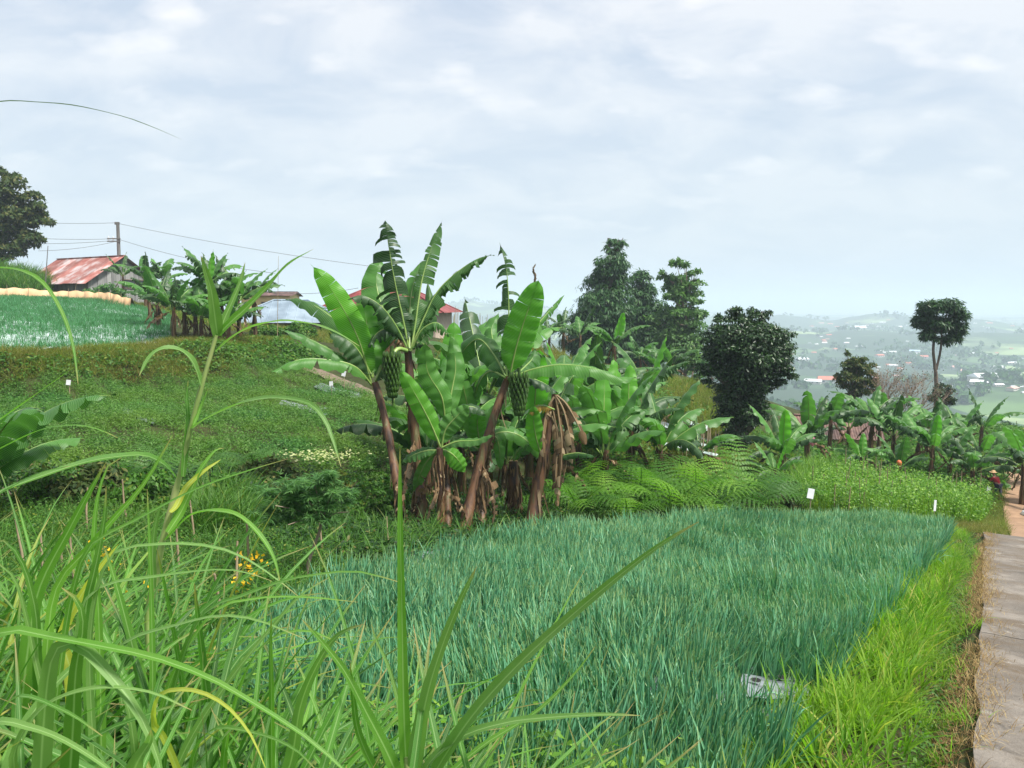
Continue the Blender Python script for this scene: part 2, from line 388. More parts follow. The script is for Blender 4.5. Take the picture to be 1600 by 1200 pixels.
M = {}
M['onion'] = foliage('onion leaf', [(0, (.042, .155, .082)), (.45, (.080, .245, .138)), (.8, (.145, .345, .20)), (.97, (.20, .45, .26)), (1, (.35, .33, .10))], .22, .42, .4, big=(.5, (.075, .245, .115), .5), tipc=((.22, .33, .12), .86))
M['onion_far'] = foliage('young onion leaf', [(0, (.03, .12, .035)), (.6, (.05, .19, .06)), (1, (.11, .32, .17))], .25, .5, .3)
M['verge'] = foliage('bright verge grass', [(0, (.06, .16, .012)), (.5, (.09, .24, .015)), (.85, (.18, .35, .025)), (1, (.42, .38, .10))], .45, .5, .25, big=(1.6, (.22, .34, .03), .6))
M['dry_grass'] = foliage('dry grass', [(0, (.10, .06, .025)), (.5, (.26, .165, .07)), (1, (.44, .34, .16))], .2, .8, .1)
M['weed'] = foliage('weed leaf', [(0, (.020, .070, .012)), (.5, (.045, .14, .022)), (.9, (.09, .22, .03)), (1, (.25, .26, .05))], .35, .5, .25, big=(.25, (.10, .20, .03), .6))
M['weed_dark_shaded'] = foliage('dark shaded weed leaf', [(0, (.010, .035, .008)), (.6, (.022, .07, .014)), (.93, (.05, .12, .02)), (1, (.16, .12, .04))], .25, .5, .25)  # darker weed copy, shade under the bananas put into the leaf colour
M['reed_backlit'] = foliage('backlit cane leaf', [(0, (.018, .06, .012)), (1, (.03, .09, .018))], .25, .45, .3, stripe=7, island=False)  # colour darkened to imitate a blade seen against the bright sky
M['crop'] = foliage('low crop leaf', [(0, (.022, .085, .015)), (.5, (.05, .16, .028)), (.9, (.10, .25, .05)), (1, (.2, .3, .12))], .32, .5, .25, big=(.5, (.12, .20, .02), .65))
M['bean'] = foliage('bean leaf', [(0, (.05, .13, .012)), (.5, (.10, .24, .02)), (1, (.22, .36, .05))], .35, .45, .3)
M['bank'] = foliage('bank grass', [(0, (.05, .11, .015)), (.5, (.11, .19, .025)), (.8, (.18, .24, .035)), (1, (.26, .20, .07))], .35, .6, .15, big=(.22, (.18, .135, .04), .6))
M['reed'] = foliage('tall grass blade', [(0, (.022, .095, .008)), (.4, (.045, .17, .010)), (.85, (.075, .24, .014)), (.97, (.13, .31, .03)), (1, (.38, .34, .06))], .42, .45, .3, stripe=7, tipc=((.30, .20, .07), .9))
M['reed_obj'] = foliage('cane leaf', [(0, (.045, .165, .010)), (.5, (.07, .225, .012)), (1, (.12, .31, .022))], .42, .45, .28, stripe=7, island=False, big=(7, (.13, .27, .03), .4), tipc=((.32, .24, .08), .93))
M['reed_pale'] = foliage('pale cane leaf', [(0, (.09, .22, .035)), (1, (.15, .30, .06))], .4, .42, .32, stripe=7, island=False, big=(6, (.17, .30, .08), .4), tipc=((.34, .26, .10), .93))
M['reed_yellow'] = foliage('yellowing blade', [(0, (.36, .38, .02)), (1, (.42, .46, .05))], .45, .4, .4, stripe=7, island=False)
M['cane'] = solid('cane stalk', [(.3, (.20, .30, .08)), (.55, (.34, .42, .15)), (.75, (.45, .40, .20))], 9, .45, (1, 1, .15))
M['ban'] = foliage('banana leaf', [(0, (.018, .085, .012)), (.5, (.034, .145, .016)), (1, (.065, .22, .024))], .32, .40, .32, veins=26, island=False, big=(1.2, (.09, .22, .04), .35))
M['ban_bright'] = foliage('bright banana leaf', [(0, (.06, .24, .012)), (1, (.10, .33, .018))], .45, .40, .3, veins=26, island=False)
M['ban_dark'] = foliage('dark banana leaf', [(0, (.010, .050, .010)), (1, (.022, .085, .014))], .22, .40, .35, veins=26, island=False)  # dark leaf tone, also standing in for shade inside the banana clump
M['ban_yellow'] = foliage('yellow banana leaf', [(0, (.45, .38, .02)), (1, (.35, .22, .03))], .4, .5, .3, veins=26, island=False, big=(5, (.20, .09, .03), .8))
M['ban_dead'] = foliage('dead banana leaf', [(0, (.03, .017, .010)), (.45, (.095, .048, .022)), (.8, (.20, .12, .06)), (1, (.36, .27, .17))], .15, .8, .1, veins=30, island=True)
M['rib'] = solid('banana midrib', [(.3, (.16, .28, .06)), (.7, (.26, .36, .10))], 5, .4)
M['stem'] = solid('banana pseudostem', [(.28, (.012, .009, .007)), (.42, (.055, .026, .014)), (.54, (.14, .065, .028)), (.64, (.09, .085, .03)), (.78, (.28, .19, .11))], 9, .6, (1.0, 1.0, .16), .6, dist=.5)
M['fruit'] = solid('green banana', [(.3, (.022, .058, .012)), (.7, (.06, .125, .02))], 12, .4)
M['fern'] = foliage('fern frond', [(0, (.05, .14, .015)), (.5, (.09, .22, .02)), (1, (.16, .31, .035))], .4, .5, .3, island=False)
M['fern_dark'] = foliage('dull fern frond', [(0, (.04, .12, .02)), (1, (.08, .19, .03))], .35, .5, .3, island=False)
M['tree_dark'] = foliage('dark glossy leaf', [(0, (.010, .030, .010)), (.6, (.020, .055, .014)), (1, (.045, .105, .022))], .15, .4, .4)
M['tree_cone'] = foliage('drooping evergreen leaf', [(0, (.018, .060, .020)), (.6, (.035, .10, .030)), (1, (.07, .16, .04))], .2, .5, .3)
M['tree_light'] = foliage('light airy leaf', [(0, (.05, .12, .035)), (.6, (.09, .19, .05)), (1, (.16, .28, .085))], .35, .5, .3)
M['tree_olive'] = foliage('olive leaf', [(0, (.025, .055, .015)), (.6, (.06, .095, .025)), (1, (.13, .13, .04))], .25, .6, .2)
M['tree_slim'] = foliage('slim tree leaf', [(0, (.012, .045, .016)), (.6, (.025, .075, .022)), (1, (.05, .12, .03))], .2, .45, .35)
M['far_tree'] = foliage('far tree leaf', [(0, (.018, .055, .02)), (.6, (.04, .11, .03)), (1, (.08, .17, .04))], .2, .7, .1)
M['feather'] = foliage('feathery blue green leaf', [(0, (.04, .12, .035)), (.6, (.08, .19, .055)), (1, (.14, .28, .08))], .35, .5, .25)
M['bark'] = solid('bark', [(.3, (.06, .045, .035)), (.7, (.19, .15, .12))], 8, .9, (1, 1, .2), .6)
M['bark_pale'] = solid('pale bark', [(.3, (.16, .11, .08)), (.7, (.36, .29, .22))], 8, .9, (1, 1, .2), .5)
M['twig'] = solid('grey brown twig', [(.3, (.22, .15, .11)), (.7, (.36, .27, .21))], 8, .9)
M['bamboo'] = solid('bamboo stake', [(.3, (.20, .15, .09)), (.7, (.40, .32, .20))], 5, .7, (1, 1, .3))
M['white'] = solid('white plastic', [(.3, (.62, .63, .66)), (.7, (.80, .81, .83))], 6, .45)
M['mulch'] = solid('silver mulch plastic', [(.35, (.10, .12, .125)), (.6, (.21, .24, .26))], 4, .62, None, .5, dist=.8)
M['mulch_far'] = solid('pale mulch plastic', [(.38, (.20, .27, .24)), (.55, (.46, .54, .54)), (.7, (.60, .66, .66))], 2.2, .5)
M['soil'] = solid('soil', [(.3, (.05, .030, .018)), (.7, (.16, .095, .055))], 9, .95, None, .8)
M['dirt'] = solid('orange dirt path', [(.3, (.20, .12, .07)), (.7, (.32, .20, .12))], 4, .95, None, .4)
M['brown_dirt'] = solid('brown trodden soil', [(.3, (.11, .08, .055)), (.7, (.21, .155, .11))], 4, .95, None, .4)
M['tan'] = solid('tan ground sheet', [(.3, (.46, .29, .15)), (.7, (.62, .43, .25))], 1.2, .9, None, .6)
M['black'] = solid('hole', [(.3, (.01, .01, .01)), (.7, (.02, .02, .02))], 3, .95)
M['yellow'] = foliage('yellow petal', [(0, (.75, .42, .02)), (1, (.85, .55, .03))], .35, .6, .2)
M['pink'] = foliage('pink petal', [(0, (.62, .22, .42)), (1, (.75, .36, .55))], .35, .6, .2)
M['cream'] = foliage('cream blossom', [(0, (.42, .46, .22)), (1, (.62, .62, .36))], .35, .7, .2)
# ------------------------------------------------------------------ ground, one sheet to the horizon
def ground_materials():
    m, t, o = new_mat('hillside ground')
    f = noise(t, 1.1, 7, .62); g = noise(t, 14, 4, .6)
    col = ramp(t, [(.3, (.020, .024, .009)), (.45, (.028, .048, .012)), (.6, (.045, .07, .018)), (.75, (.08, .055, .03))], f)  # soil and grass tones, kept dark to imitate contact shade under plants
    col = mix(t, ramp(t, [(.4, (0, 0, 0)), (.65, (.8, .8, .8))], g), col, (.05, .035, .02))
    b = N(t, 'ShaderNodeBsdfPrincipled'); b.inputs['Roughness'].default_value = .95; b.inputs['Specular IOR Level'].default_value = .1
    bp = N(t, 'ShaderNodeBump'); bp.inputs['Strength'].default_value = .8; bp.inputs['Distance'].default_value = .04; t.links.new(g, bp.inputs['Height'])
    t.links.new(col, b.inputs['Base Color']); t.links.new(bp.outputs[0], b.inputs['Normal']); t.links.new(b.outputs[0], o.inputs[0]); near = m
    m, t, o = new_mat('valley fields')
    tcn = N(t, 'ShaderNodeTexCoord'); vo = N(t, 'ShaderNodeTexVoronoi'); vo.inputs['Scale'].default_value = .011
    t.links.new(tcn.outputs['Object'], vo.inputs['Vector'])
    s3 = N(t, 'ShaderNodeSeparateColor'); t.links.new(vo.outputs['Color'], s3.inputs[0])
    col = ramp(t, [(0, (.02, .05, .02)), (.35, (.035, .085, .025)), (.55, (.09, .17, .05)), (.75, (.22, .30, .13)), (1, (.34, .36, .24))], s3.outputs[0], 'CONSTANT')
    n_ = noise(t, .006, 5, .6); col = mix(t, ramp(t, [(.44, (1, 1, 1)), (.56, (0, 0, 0))], n_), col, (.025, .06, .025))
    b = N(t, 'ShaderNodeBsdfPrincipled'); b.inputs['Roughness'].default_value = .95
    t.links.new(col, b.inputs['Base Color']); t.links.new(b.outputs[0], o.inputs[0])
    return near, m
GM = ground_materials()
def build_ground():
    rs = np.concatenate([[0.02], np.geomspace(.8, 6300, 640)])
    a1 = np.radians(np.arange(-46, 50.01, .26)); a2 = np.radians(np.arange(56, 314, 6.0))
    az = np.concatenate([a1, a2]); na, nr = len(az), len(rs)
    X = rs[:, None] * np.sin(az)[None]; Y = rs[:, None] * np.cos(az)[None]
    Z = ground_z(X, Y)
    i = np.arange(na * nr).reshape(nr, na); j = np.roll(i, -1, 1)
    Fq = np.stack([i[:-1], i[1:], j[1:], j[:-1]], -1)
    far = (rs[:-1] > 130).astype(int)[:, None].repeat(na, 1)
    g = Geo(); g.add(np.stack([X, Y, Z], -1), Fq.reshape(-1, 4)); g.M = [far.ravel()]
    o = g.obj('ground', list(GM)); tag(o, kind='structure')
build_ground()

# ------------------------------------------------------------------ concrete path of cast slabs and the dirt path beyond it
def path_mats():
    m, t, o = new_mat('weathered concrete')
    f = noise(t, 1.3, 8, .62); g = noise(t, 45, 6, .7); h = noise(t, 5, 7, .7, dist=.8)
    col = ramp(t, [(.28, (.075, .063, .050)), (.5, (.155, .133, .11)), (.72, (.255, .225, .19))], f)
    col = mix(t, ramp(t, [(.52, (0, 0, 0)), (.66, (.65, .65, .65))], h), col, (.07, .06, .05))
    col = mix(t, ramp(t, [(.62, (0, 0, 0)), (.72, (.5, .5, .5))], g), col, (.42, .40, .36))
    ms_ = noise(t, .9, 6, .7, dist=1.2); col = mix(t, ramp(t, [(.48, (0, 0, 0)), (.62, (.8, .8, .8))], ms_), col, (.11, .08, .05)); col = mix(t, ramp(t, [(.60, (0, 0, 0)), (.70, (.8, .8, .8))], noise(t, 1.7, 8, .75)), col, (.40, .37, .33))
    b = N(t, 'ShaderNodeBsdfPrincipled'); b.inputs['Roughness'].default_value = .85
    bp = N(t, 'ShaderNodeBump'); bp.inputs['Strength'].default_value = .9; bp.inputs['Distance'].default_value = .015; t.links.new(g, bp.inputs['Height'])
    t.links.new(col, b.inputs['Base Color']); t.links.new(bp.outputs[0], b.inputs['Normal']); t.links.new(b.outputs[0], o.inputs[0]); return m
M['concrete'] = path_mats()
path_root = tag(link('path', None), kind='structure')
def ribbon(g, ts, ss, zoff, jag=0.0, thick=.12, mi=0, seed=1):
    r = np.random.default_rng(seed); T, Sg = np.meshgrid(ts, ss); T = T.copy().astype(float); Sg = Sg.copy().astype(float)
    T[:, 0] += (fbm(ss * 1.3, ss * 0 + seed, 4, 2) - .45) * jag * 2; Sg[0, :] += .0; X, Y = xy(Sg, T)
    Z = plane_z(X, Y) + zoff + (fbm(X * 2, Y * 2, 3, 8) - .5) * .012
    i = np.arange(T.size).reshape(T.shape)
    g.add(np.stack([X, Y, Z], -1), np.stack([i[:-1, :-1], i[:-1, 1:], i[1:, 1:], i[1:, :-1]], -1).reshape(-1, 4), None, mi)
    # skirt
    b = np.concatenate([i[:, 0], i[-1, 1:], i[::-1, -1][1:], i[0, ::-1][1:]]); P = np.stack([X.ravel()[b], Y.ravel()[b], Z.ravel()[b]], -1)
    n = len(P); V = np.concatenate([P, P - [0, 0, thick]]); q = np.arange(n); q2 = (q + 1) % n
    g.add(V, np.stack([q, q2, q2 + n, q + n], -1), None, mi)
cuts = [-3, 7.9, 17.9, 19.2]
for k in range(len(cuts) - 1):
    g = Geo(); ribbon(g, np.linspace(-0.02 if k < 2 else .0, -1.55, 9), np.linspace(cuts[k] + .012, cuts[k + 1] - .012, 60), .045, .035, seed=3)
    g.obj('slab', M['concrete'], path_root)
def dirt_strip():
    g = Geo(); ss = np.linspace(19.3, 33, 40); ts = np.linspace(-.5, -1.35, 6)
    T, Sg = np.meshgrid(ts, ss); X, Y = xy(Sg, T + (Sg - 19) * .01); Z = ground_z(X, Y) + .03
    i = np.arange(T.size).reshape(T.shape); g.add(np.stack([X, Y, Z], -1), np.stack([i[:-1, :-1], i[:-1, 1:], i[1:, 1:], i[1:, :-1]], -1).reshape(-1, 4))
    tag(g.obj('dirt_path', M['dirt']), kind='structure')
    # dirt path past the low field on the left
    P = resample([gp(470, 572), gp(500, 585), gp(560, 610), gp(640, 640)], 30); T_ = np.gradient(P, axis=0); T_[:, 2] = 0; T_ /= np.linalg.norm(T_, axis=1, keepdims=True)
    sd = np.stack([-T_[:, 1], T_[:, 0], T_[:, 2]], -1); V = np.stack([P - sd * .30, P, P + sd * .30], 1); V[..., 2] = ground_z(V[..., 0], V[..., 1]) + .06
    i = np.arange(90).reshape(30, 3); g = Geo(); g.add(V.reshape(-1, 3), np.stack([i[:-1, :-1], i[:-1, 1:], i[1:, 1:], i[1:, :-1]], -1).reshape(-1, 4))
    tag(g.obj('dirt_path', M['brown_dirt']), kind='structure')
dirt_strip()

def sheet(name, poly_or_grid, mat, wrinkle=.02, zoff=.05, kind='structure', thick=0.0):
    """a cloth or plastic sheet laid over the ground: grid of corner points a,b,c,d"""
    a, b, c, d = [np.asarray(p, float) for p in poly_or_grid]
    n = max(3, int(np.linalg.norm(b - a) / .25)); m = max(3, int(np.linalg.norm(d - a) / .25)); n = min(n, 120); m = min(m, 120)
    U, V_ = np.meshgrid(np.linspace(0, 1, n), np.linspace(0, 1, m)); U = U[..., None]; V_ = V_[..., None]
    P = (a * (1 - U) + b * U) * (1 - V_) + (d * (1 - U) + c * U) * V_
    P[..., 2] = ground_z(P[..., 0], P[..., 1]) + zoff + wrinkle * (fbm(P[..., 0] * 6, P[..., 1] * 6, 3, 4) - .5)
    i = np.arange(n * m).reshape(m, n); g = Geo()
    g.add(P.reshape(-1, 3), np.stack([i[:-1, :-1], i[:-1, 1:], i[1:, 1:], i[1:, :-1]], -1).reshape(-1, 4))
    return tag(g.obj(name, mat), kind=kind)

# ------------------------------------------------------------------ buildings
def roof_mat(name, a, b, c, scale=1.2, rough=.6, metal=.0):
    return solid(name, [(.38, a), (.5, b), (.60, c)], scale, rough, (1, 1, .35), .1, metal, 6, .34)
M['rust_roof'] = roof_mat('rusty corrugated sheet', (.22, .07, .055), (.30, .13, .11), (.40, .32, .32), 1.0)
M['tin_roof'] = roof_mat('grey blue tin roof', (.15, .20, .25), (.20, .26, .32), (.26, .33, .39), .8, .8)
M['red_roof'] = roof_mat('red roof', (.15, .022, .022), (.20, .032, .03), (.25, .06, .05), 1.0)
M['brown_roof'] = roof_mat('dark brown roof', (.055, .028, .022), (.09, .045, .035), (.15, .08, .06), 1.5)
M['board'] = solid('grey weathered board', [(.3, (.13, .13, .13)), (.7, (.28, .28, .27))], 3, .9, (1, 1, .2), .3, rnd_obj=.3)
M['block'] = solid('block wall', [(.3, (.22, .17, .13)), (.7, (.38, .30, .24))], 3, .95, None, .3)
M['plaster'] = solid('beige plaster', [(.3, (.40, .31, .24)), (.7, (.52, .43, .35))], 2, .9)
M['yellow_wall'] = solid('yellow plaster', [(.3, (.60, .45, .20)), (.7, (.70, .55, .28))], 2, .9)
M['glass'] = solid('dark window', [(.3, (.02, .022, .025)), (.7, (.04, .045, .05))], 2, .2)
M['wood'] = solid('old wood', [(.3, (.10, .07, .05)), (.7, (.22, .17, .13))], 6, .9)
def corrugated(g, p0, ex, ey, wx, wy, pitch=.14, amp=.018, thick=.006):
    """sheet from corner p0, width wx along ex (waves), length wy along ey"""
    ex, ey = np.array(ex, float), np.array(ey, float); n = np.cross(ex, ey); n /= np.linalg.norm(n)
    if n[2] < 0: n = -n
    k = max(6, int(wx / pitch * 4)); u = np.linspace(0, wx, k + 1); v = np.array([0, wy])
    top = p0 + ex * u[:, None, None] + ey * v[None, :, None] + n * (np.sin(u / pitch * 2 * np.pi) * amp)[:, None, None]
    i = np.arange((k + 1) * 2).reshape(k + 1, 2)
    for off in (0, -thick * 3):
        g.add((top + n * off).reshape(-1, 3), np.stack([i[:-1, 0], i[1:, 0], i[1:, 1], i[:-1, 1]], -1))
def gable_house(name, label, cat, loc, rz, L, W, wall_h, rise, over, wall_m, roof_m, sheets=8, boards=False, windows=(), hip=False, group=None):
    t = thing(name, label, cat, loc, rz, group); hw, hl = W / 2, L / 2
    wl = Geo()
    if not hip:
        V = []; Fc = []
        prof = [(-hw, 0), (hw, 0), (hw, wall_h), (0, wall_h + rise), (-hw, wall_h)]
        for x in (-hl, hl):
            for (y, z) in prof: V.append((x, y, z))
        V = np.array(V); wl.add(V, [[0, 1, 6, 5], [1, 2, 7, 6], [4, 0, 5, 9]])
        for s_ in (0, 5): wl.add(V[s_:s_ + 5], [[0, 1, 2, 4]]); wl.add(V[s_:s_ + 5], [[2, 3, 4]])
    else: box(wl, (0, 0, wall_h / 2), (L, W, wall_h))
    wo = wl.obj('wall', wall_m, t, smooth=False)
    if boards:
        nb = int(W / .34)
        for e in (hl + .012,):
            for q in range(nb):
                y0 = -hw + W * q / nb; y1 = y0 + W / nb - .02; zz = lambda y: wall_h + rise * (1 - abs(y) / hw) - .08
                g = Geo(); V = np.array([(e, y0, .02), (e, y1, .02), (e, y1, zz(y1)), (e, y0, zz(y0))]); V2 = V + [.022 + .008 * (q % 3), 0, 0]
                g.add(np.concatenate([V, V2]), [[4, 5, 6, 7], [0, 1, 5, 4], [1, 2, 6, 5], [2, 3, 7, 6], [3, 0, 4, 7]]); g.obj('board', M['board'], wo, smooth=False)
    rf = None
    if not hip:
        sl = math.hypot(hw, rise); k = (hw + over) / hw; zc = wall_h + rise + .05
        g = Geo(); box(g, (0, 0, zc + .03), (L + 2 * over, .22, .04)); rf = g.obj('roof', roof_m, t, smooth=False)
        for sy in (-1, 1):
            ey = np.array([0, sy * hw, -rise]) / sl
            for q in range(sheets):
                wx = (L + 2 * over) / sheets; g = Geo()
                corrugated(g, np.array([-hl - over + q * wx, 0, zc + (q % 2) * .012]), (1, 0, 0), ey, wx + .05, sl * k * (1 + .012 * ((q * 7) % 3)))
                g.obj('roof_sheet', roof_m, rf)
    else:
        a, b = hl + over, hw + over; z0, z1 = wall_h - .05, wall_h + rise; rr = max(.2, hl - hw)
        g = Geo(); V = np.array([(-a, -b, z0), (a, -b, z0), (a, b, z0), (-a, b, z0), (-rr, 0, z1), (rr, 0, z1)])
        g.add(V, [[0, 1, 5, 4], [2, 3, 4, 5], [0, 3, 2, 1]]); g.add(V, [[1, 2, 5], [3, 0, 4]])
        rf = g.obj('roof', roof_m, t, smooth=False)
        # standing seams / tile rows on the slopes
        g = Geo(); nr = int(2 * a / .5)
        for q in range(1, nr):
            x = -a + 2 * a * q / nr; xr = np.clip(x, -rr, rr)
            tt = 1 - abs(x - xr) / (a - rr) if a > rr else 1
            for sy in (-1, 1):
                p = np.array([x, sy * b, z0 + .02]); e = p + (np.array([x, 0, z1 + .02]) - p) * tt if abs(x) <= rr else p + (np.array([x, sy * b * (1 - tt), z0 + (z1 - z0) * tt + .02]) - p)
                tube(g, [p, e], .018, 4, cap=False)
        tag(g.obj('roof_seam', roof_m, rf), kind='stuff')
        g = Geo()
        for (c1, c2) in ((0, 4), (1, 5), (2, 5), (3, 4), (4, 5)): tube(g, [V[c1] + [0, 0, .03], V[c2] + [0, 0, .03]], .05, 5)
        g.obj('ridge_cap', roof_m, rf)
    for (face, u, z, ww, wh) in windows:      # face: 'x' gable end, 'y' long side facing -y
        g = Geo(); f2 = Geo()
        if face == 'y':
            box(g, (u, -hw - .03, z), (ww, .03, wh))
            for dx in (-1, 0, 1): box(f2, (u + dx * ww / 2, -hw - .055, z), (.05, .05, wh + .06))
            for dz in (-1, 1): box(f2, (u, -hw - .058, z + dz * wh / 2), (ww + .1, .055, .05))
        else:
            box(g, (hl + .06, u, z), (.03, ww, wh))
            for dx in (-1, 0, 1): box(f2, (hl + .085, u + dx * ww / 2, z), (.05, .05, wh + .06))
            for dz in (-1, 1): box(f2, (hl + .088, u, z + dz * wh / 2), (.055, ww + .1, .05))
        wi = g.obj('window', M['glass'], t, smooth=False); f2.obj('frame', M['wood'], wi, smooth=False)
    return t
p = at(146, 470, 56)
gable_house('wooden_shed', 'grey board shed with rusty striped corrugated roof above the upper onion terrace', 'shed', (p[0] - .9, 57.5, p[2] - .35), R(-30), 7.6, 5.2, 1.72, 1.75, .35, M['board'], M['rust_roof'], 9, True, windows=(('x', .9, 1.55, 1.9, .6),))
p = at(446, 530, 46)
gable_house('tin_roof_house', 'low house with pale blue grey tin hip roof behind the left banana clump', 'house', (p[0] + .1, 47, p[2] - .3), R(8), 6.6, 4.6, 1.35, 1.25, .35, M['block'], M['tin_roof'], hip=True, windows=(('y', -1.6, .95, .7, .5), ('y', .4, .95, .9, .5), ('y', 2.2, .95, .6, .5)))
p = at(602, 525, 58)
gable_house('red_roof_house', 'beige walled house with dark red hip roof behind the tall banana plants', 'house', (p[0], 60, p[2] - .2), R(-6), 8.6, 6.6, 2.0, 2.1, .75, M['plaster'], M['red_roof'], hip=True, windows=(('y', 2.6, 1.15, .9, .8), ('y', -1, 1.15, .9, .8)))
p = at(425, 500, 75)
gable_house('yellow_house', 'yellow walled house behind the blue grey tin roof', 'house', (p[0], 75, p[2]), R(5), 4.4, 5, 2.3, .35, .3, M['yellow_wall'], M['brown_roof'], 5, windows=(('y', 0, 1.4, .7, .6),))
p = at(1322, 708, 38)
gable_house('brown_roof_hut', 'small hut with dark brown corrugated roof and cream wall between banana plants', 'hut', (p[0], 39.5, p[2] + .1), R(-12), 3.4, 2.8, .75, .75, .3, M['yellow_wall'], M['brown_roof'], 6, windows=(('y', -.5, .4, .4, .3),))
p = at(238, 490, 62)
gable_house('small_shed', 'small dark shed half hidden left of the far banana clump', 'shed', (p[0], 60, p[2] - .6), R(-10), 5.2, 3, 1.5, .8, .3, M['wood'], M['brown_roof'], 6, windows=(('y', .3, .9, 1.6, .5),))

# far houses in the valley
def far_mat(n, c):
    return solid(n, [(.3, tuple(v * .85 for v in c)), (.7, c)], .4, .7)
FR = {'white': far_mat('white roof', (.80, .82, .84)), 'red': far_mat('terracotta roof', (.55, .16, .09)), 'pink': far_mat('faded pink roof', (.62, .36, .30)), 'grey': far_mat('grey roof', (.42, .46, .50)), 'blue': far_mat('pale blue roof', (.45, .60, .75))}
FW = far_mat('pale wall', (.62, .58, .52))
def far_house_mesh():
    g = Geo(); box(g, (0, 0, .16), (1, .7, .36)); wall = g.mesh('wall', FW, False)
    g = Geo(); V = np.array([(-.55, -.42, .33), (.55, -.42, .33), (.55, .42, .33), (-.55, .42, .33), (-.5, 0, .58), (.5, 0, .58)])
    g.add(V, [[0, 1, 5, 4], [2, 3, 4, 5], [0, 3, 2, 1]]); g.add(V, [[1, 2, 5], [3, 0, 4]])
    roof = {k: g.mesh('roof', m, False) for k, m in FR.items()}
    w_ = Geo()
    for x in (-.3, 0, .3): box(w_, (x, -.353, .18), (.1, .012, .12))
    return wall, roof, w_.mesh('window', M['glass'], False)
fw, fr, fwin = far_house_mesh()
NAMED = [  # px, py of the base, width in pixels, roof, label
 (1296,599,34,'red','terracotta roofed house in the valley above the right banana plants'),
 (1270,600,24,'white','white roofed house left of the terracotta roof in the valley'),
 (1537,596,40,'white','long white roofed hall in the valley at the right'),
 (1530,601,24,'white','low white shed in front of the long white hall'),
 (1560,604,14,'white','small white roof at the right end of the long hall'),
 (1496,577,16,'pink','faded pink roof left of the long white hall'),
 (1512,583,18,'pink','wide pink roof between slim tree and long white hall'),
 (1559,577,17,'white','white roof above the long white hall'),
 (1584,570,15,'white','white roof near the right edge of the valley'),
 (1520,554,9,'white','small white roof on the wooded rise right of the slim tree'),
 (1429,551,14,'blue','pale blue roof just left of the slim tree crown'),
 (1441,560,16,'red','red roof between the bare tree and the slim tree'),
 (1420,570,12,'red','orange red roof seen through the bare tree'),
 (1374,558,14,'red','red roof behind the top of the bare tree'),
 (1395,552,10,'white','white roof above the bare tree'),
 (1396,573,12,'white','white roof low behind the bare tree'),
 (1253,565,18,'white','flat white roof right beside the dark round tree'),
 (1582,610,20,'pink','faded pink roof lowest at the right edge of the valley'),
 (1340,516,22,'white','widest white building on the far plain'),
 (1404,513,10,'white','white building at the right end of the far plain')]
def far_house(px, py, wpx, col, label, group=None):
    q = gp(px, py, 150, 6000); d = q[1]; s_ = wpx * d / 1209.0
    t = thing('village_house', label, 'house', q, rnd.uniform(-.7, .7), group); t.scale = (s_, s_ * .8, s_ * .55)
    wo = link('wall', fw, t); link('roof', fr[col], t)
    if wpx > 12: link('window', fwin, wo)
for a in NAMED: far_house(*a)
bands = [((1255, 1425), (500, 520), 16, 'on the far plain left of the slim tree crown'), ((1510, 1600), (503, 522), 9, 'on the far plain right of the slim tree crown'), ((1270, 1425), (524, 552), 16, 'on the middle slopes above the bare tree'), ((1360, 1430), (552, 600), 14, 'in the village seen through the bare tree'), ((1480, 1600), (540, 575), 10, 'on the rise above the long white hall'), ((1480, 1600), (603, 632), 12, 'below the long white hall'), ((1250, 1300), (525, 580), 7, 'between dark round tree and terracotta roof')]
for (xa, xb), (ya, yb), n_, where in bands:
    for _ in range(n_):
        c_ = rnd.choice(['white', 'white', 'white', 'pink', 'grey', 'red'])
        far_house(rnd.uniform(xa, xb), rnd.uniform(ya, yb), rnd.uniform(3.5, 8), c_, 'tiny %s roofed house %s' % (c_, where), '%s roofed valley houses %s' % (c_, where))

# ------------------------------------------------------------------ haze
g = Geo(); box(g, (0, 0, 0), (13400, 13400, 1)); zlo, zhi = -112.0, 66.0
hz_o = g.obj('haze', [], smooth=False); hz_o.location = (0, 0, (zlo + zhi) / 2); hz_o.scale = (1, 1, zhi - zlo)
m, t, o = new_mat('haze'); pv = N(t, 'ShaderNodeVolumePrincipled'); pv.inputs['Density'].default_value = .00062
pv.inputs['Color'].default_value = (.72, .845, .975, 1); pv.inputs['Anisotropy'].default_value = .0
t.links.new(pv.outputs[0], o.inputs['Volume']); hz_o.data.materials.append(m); tag(hz_o, kind='stuff')
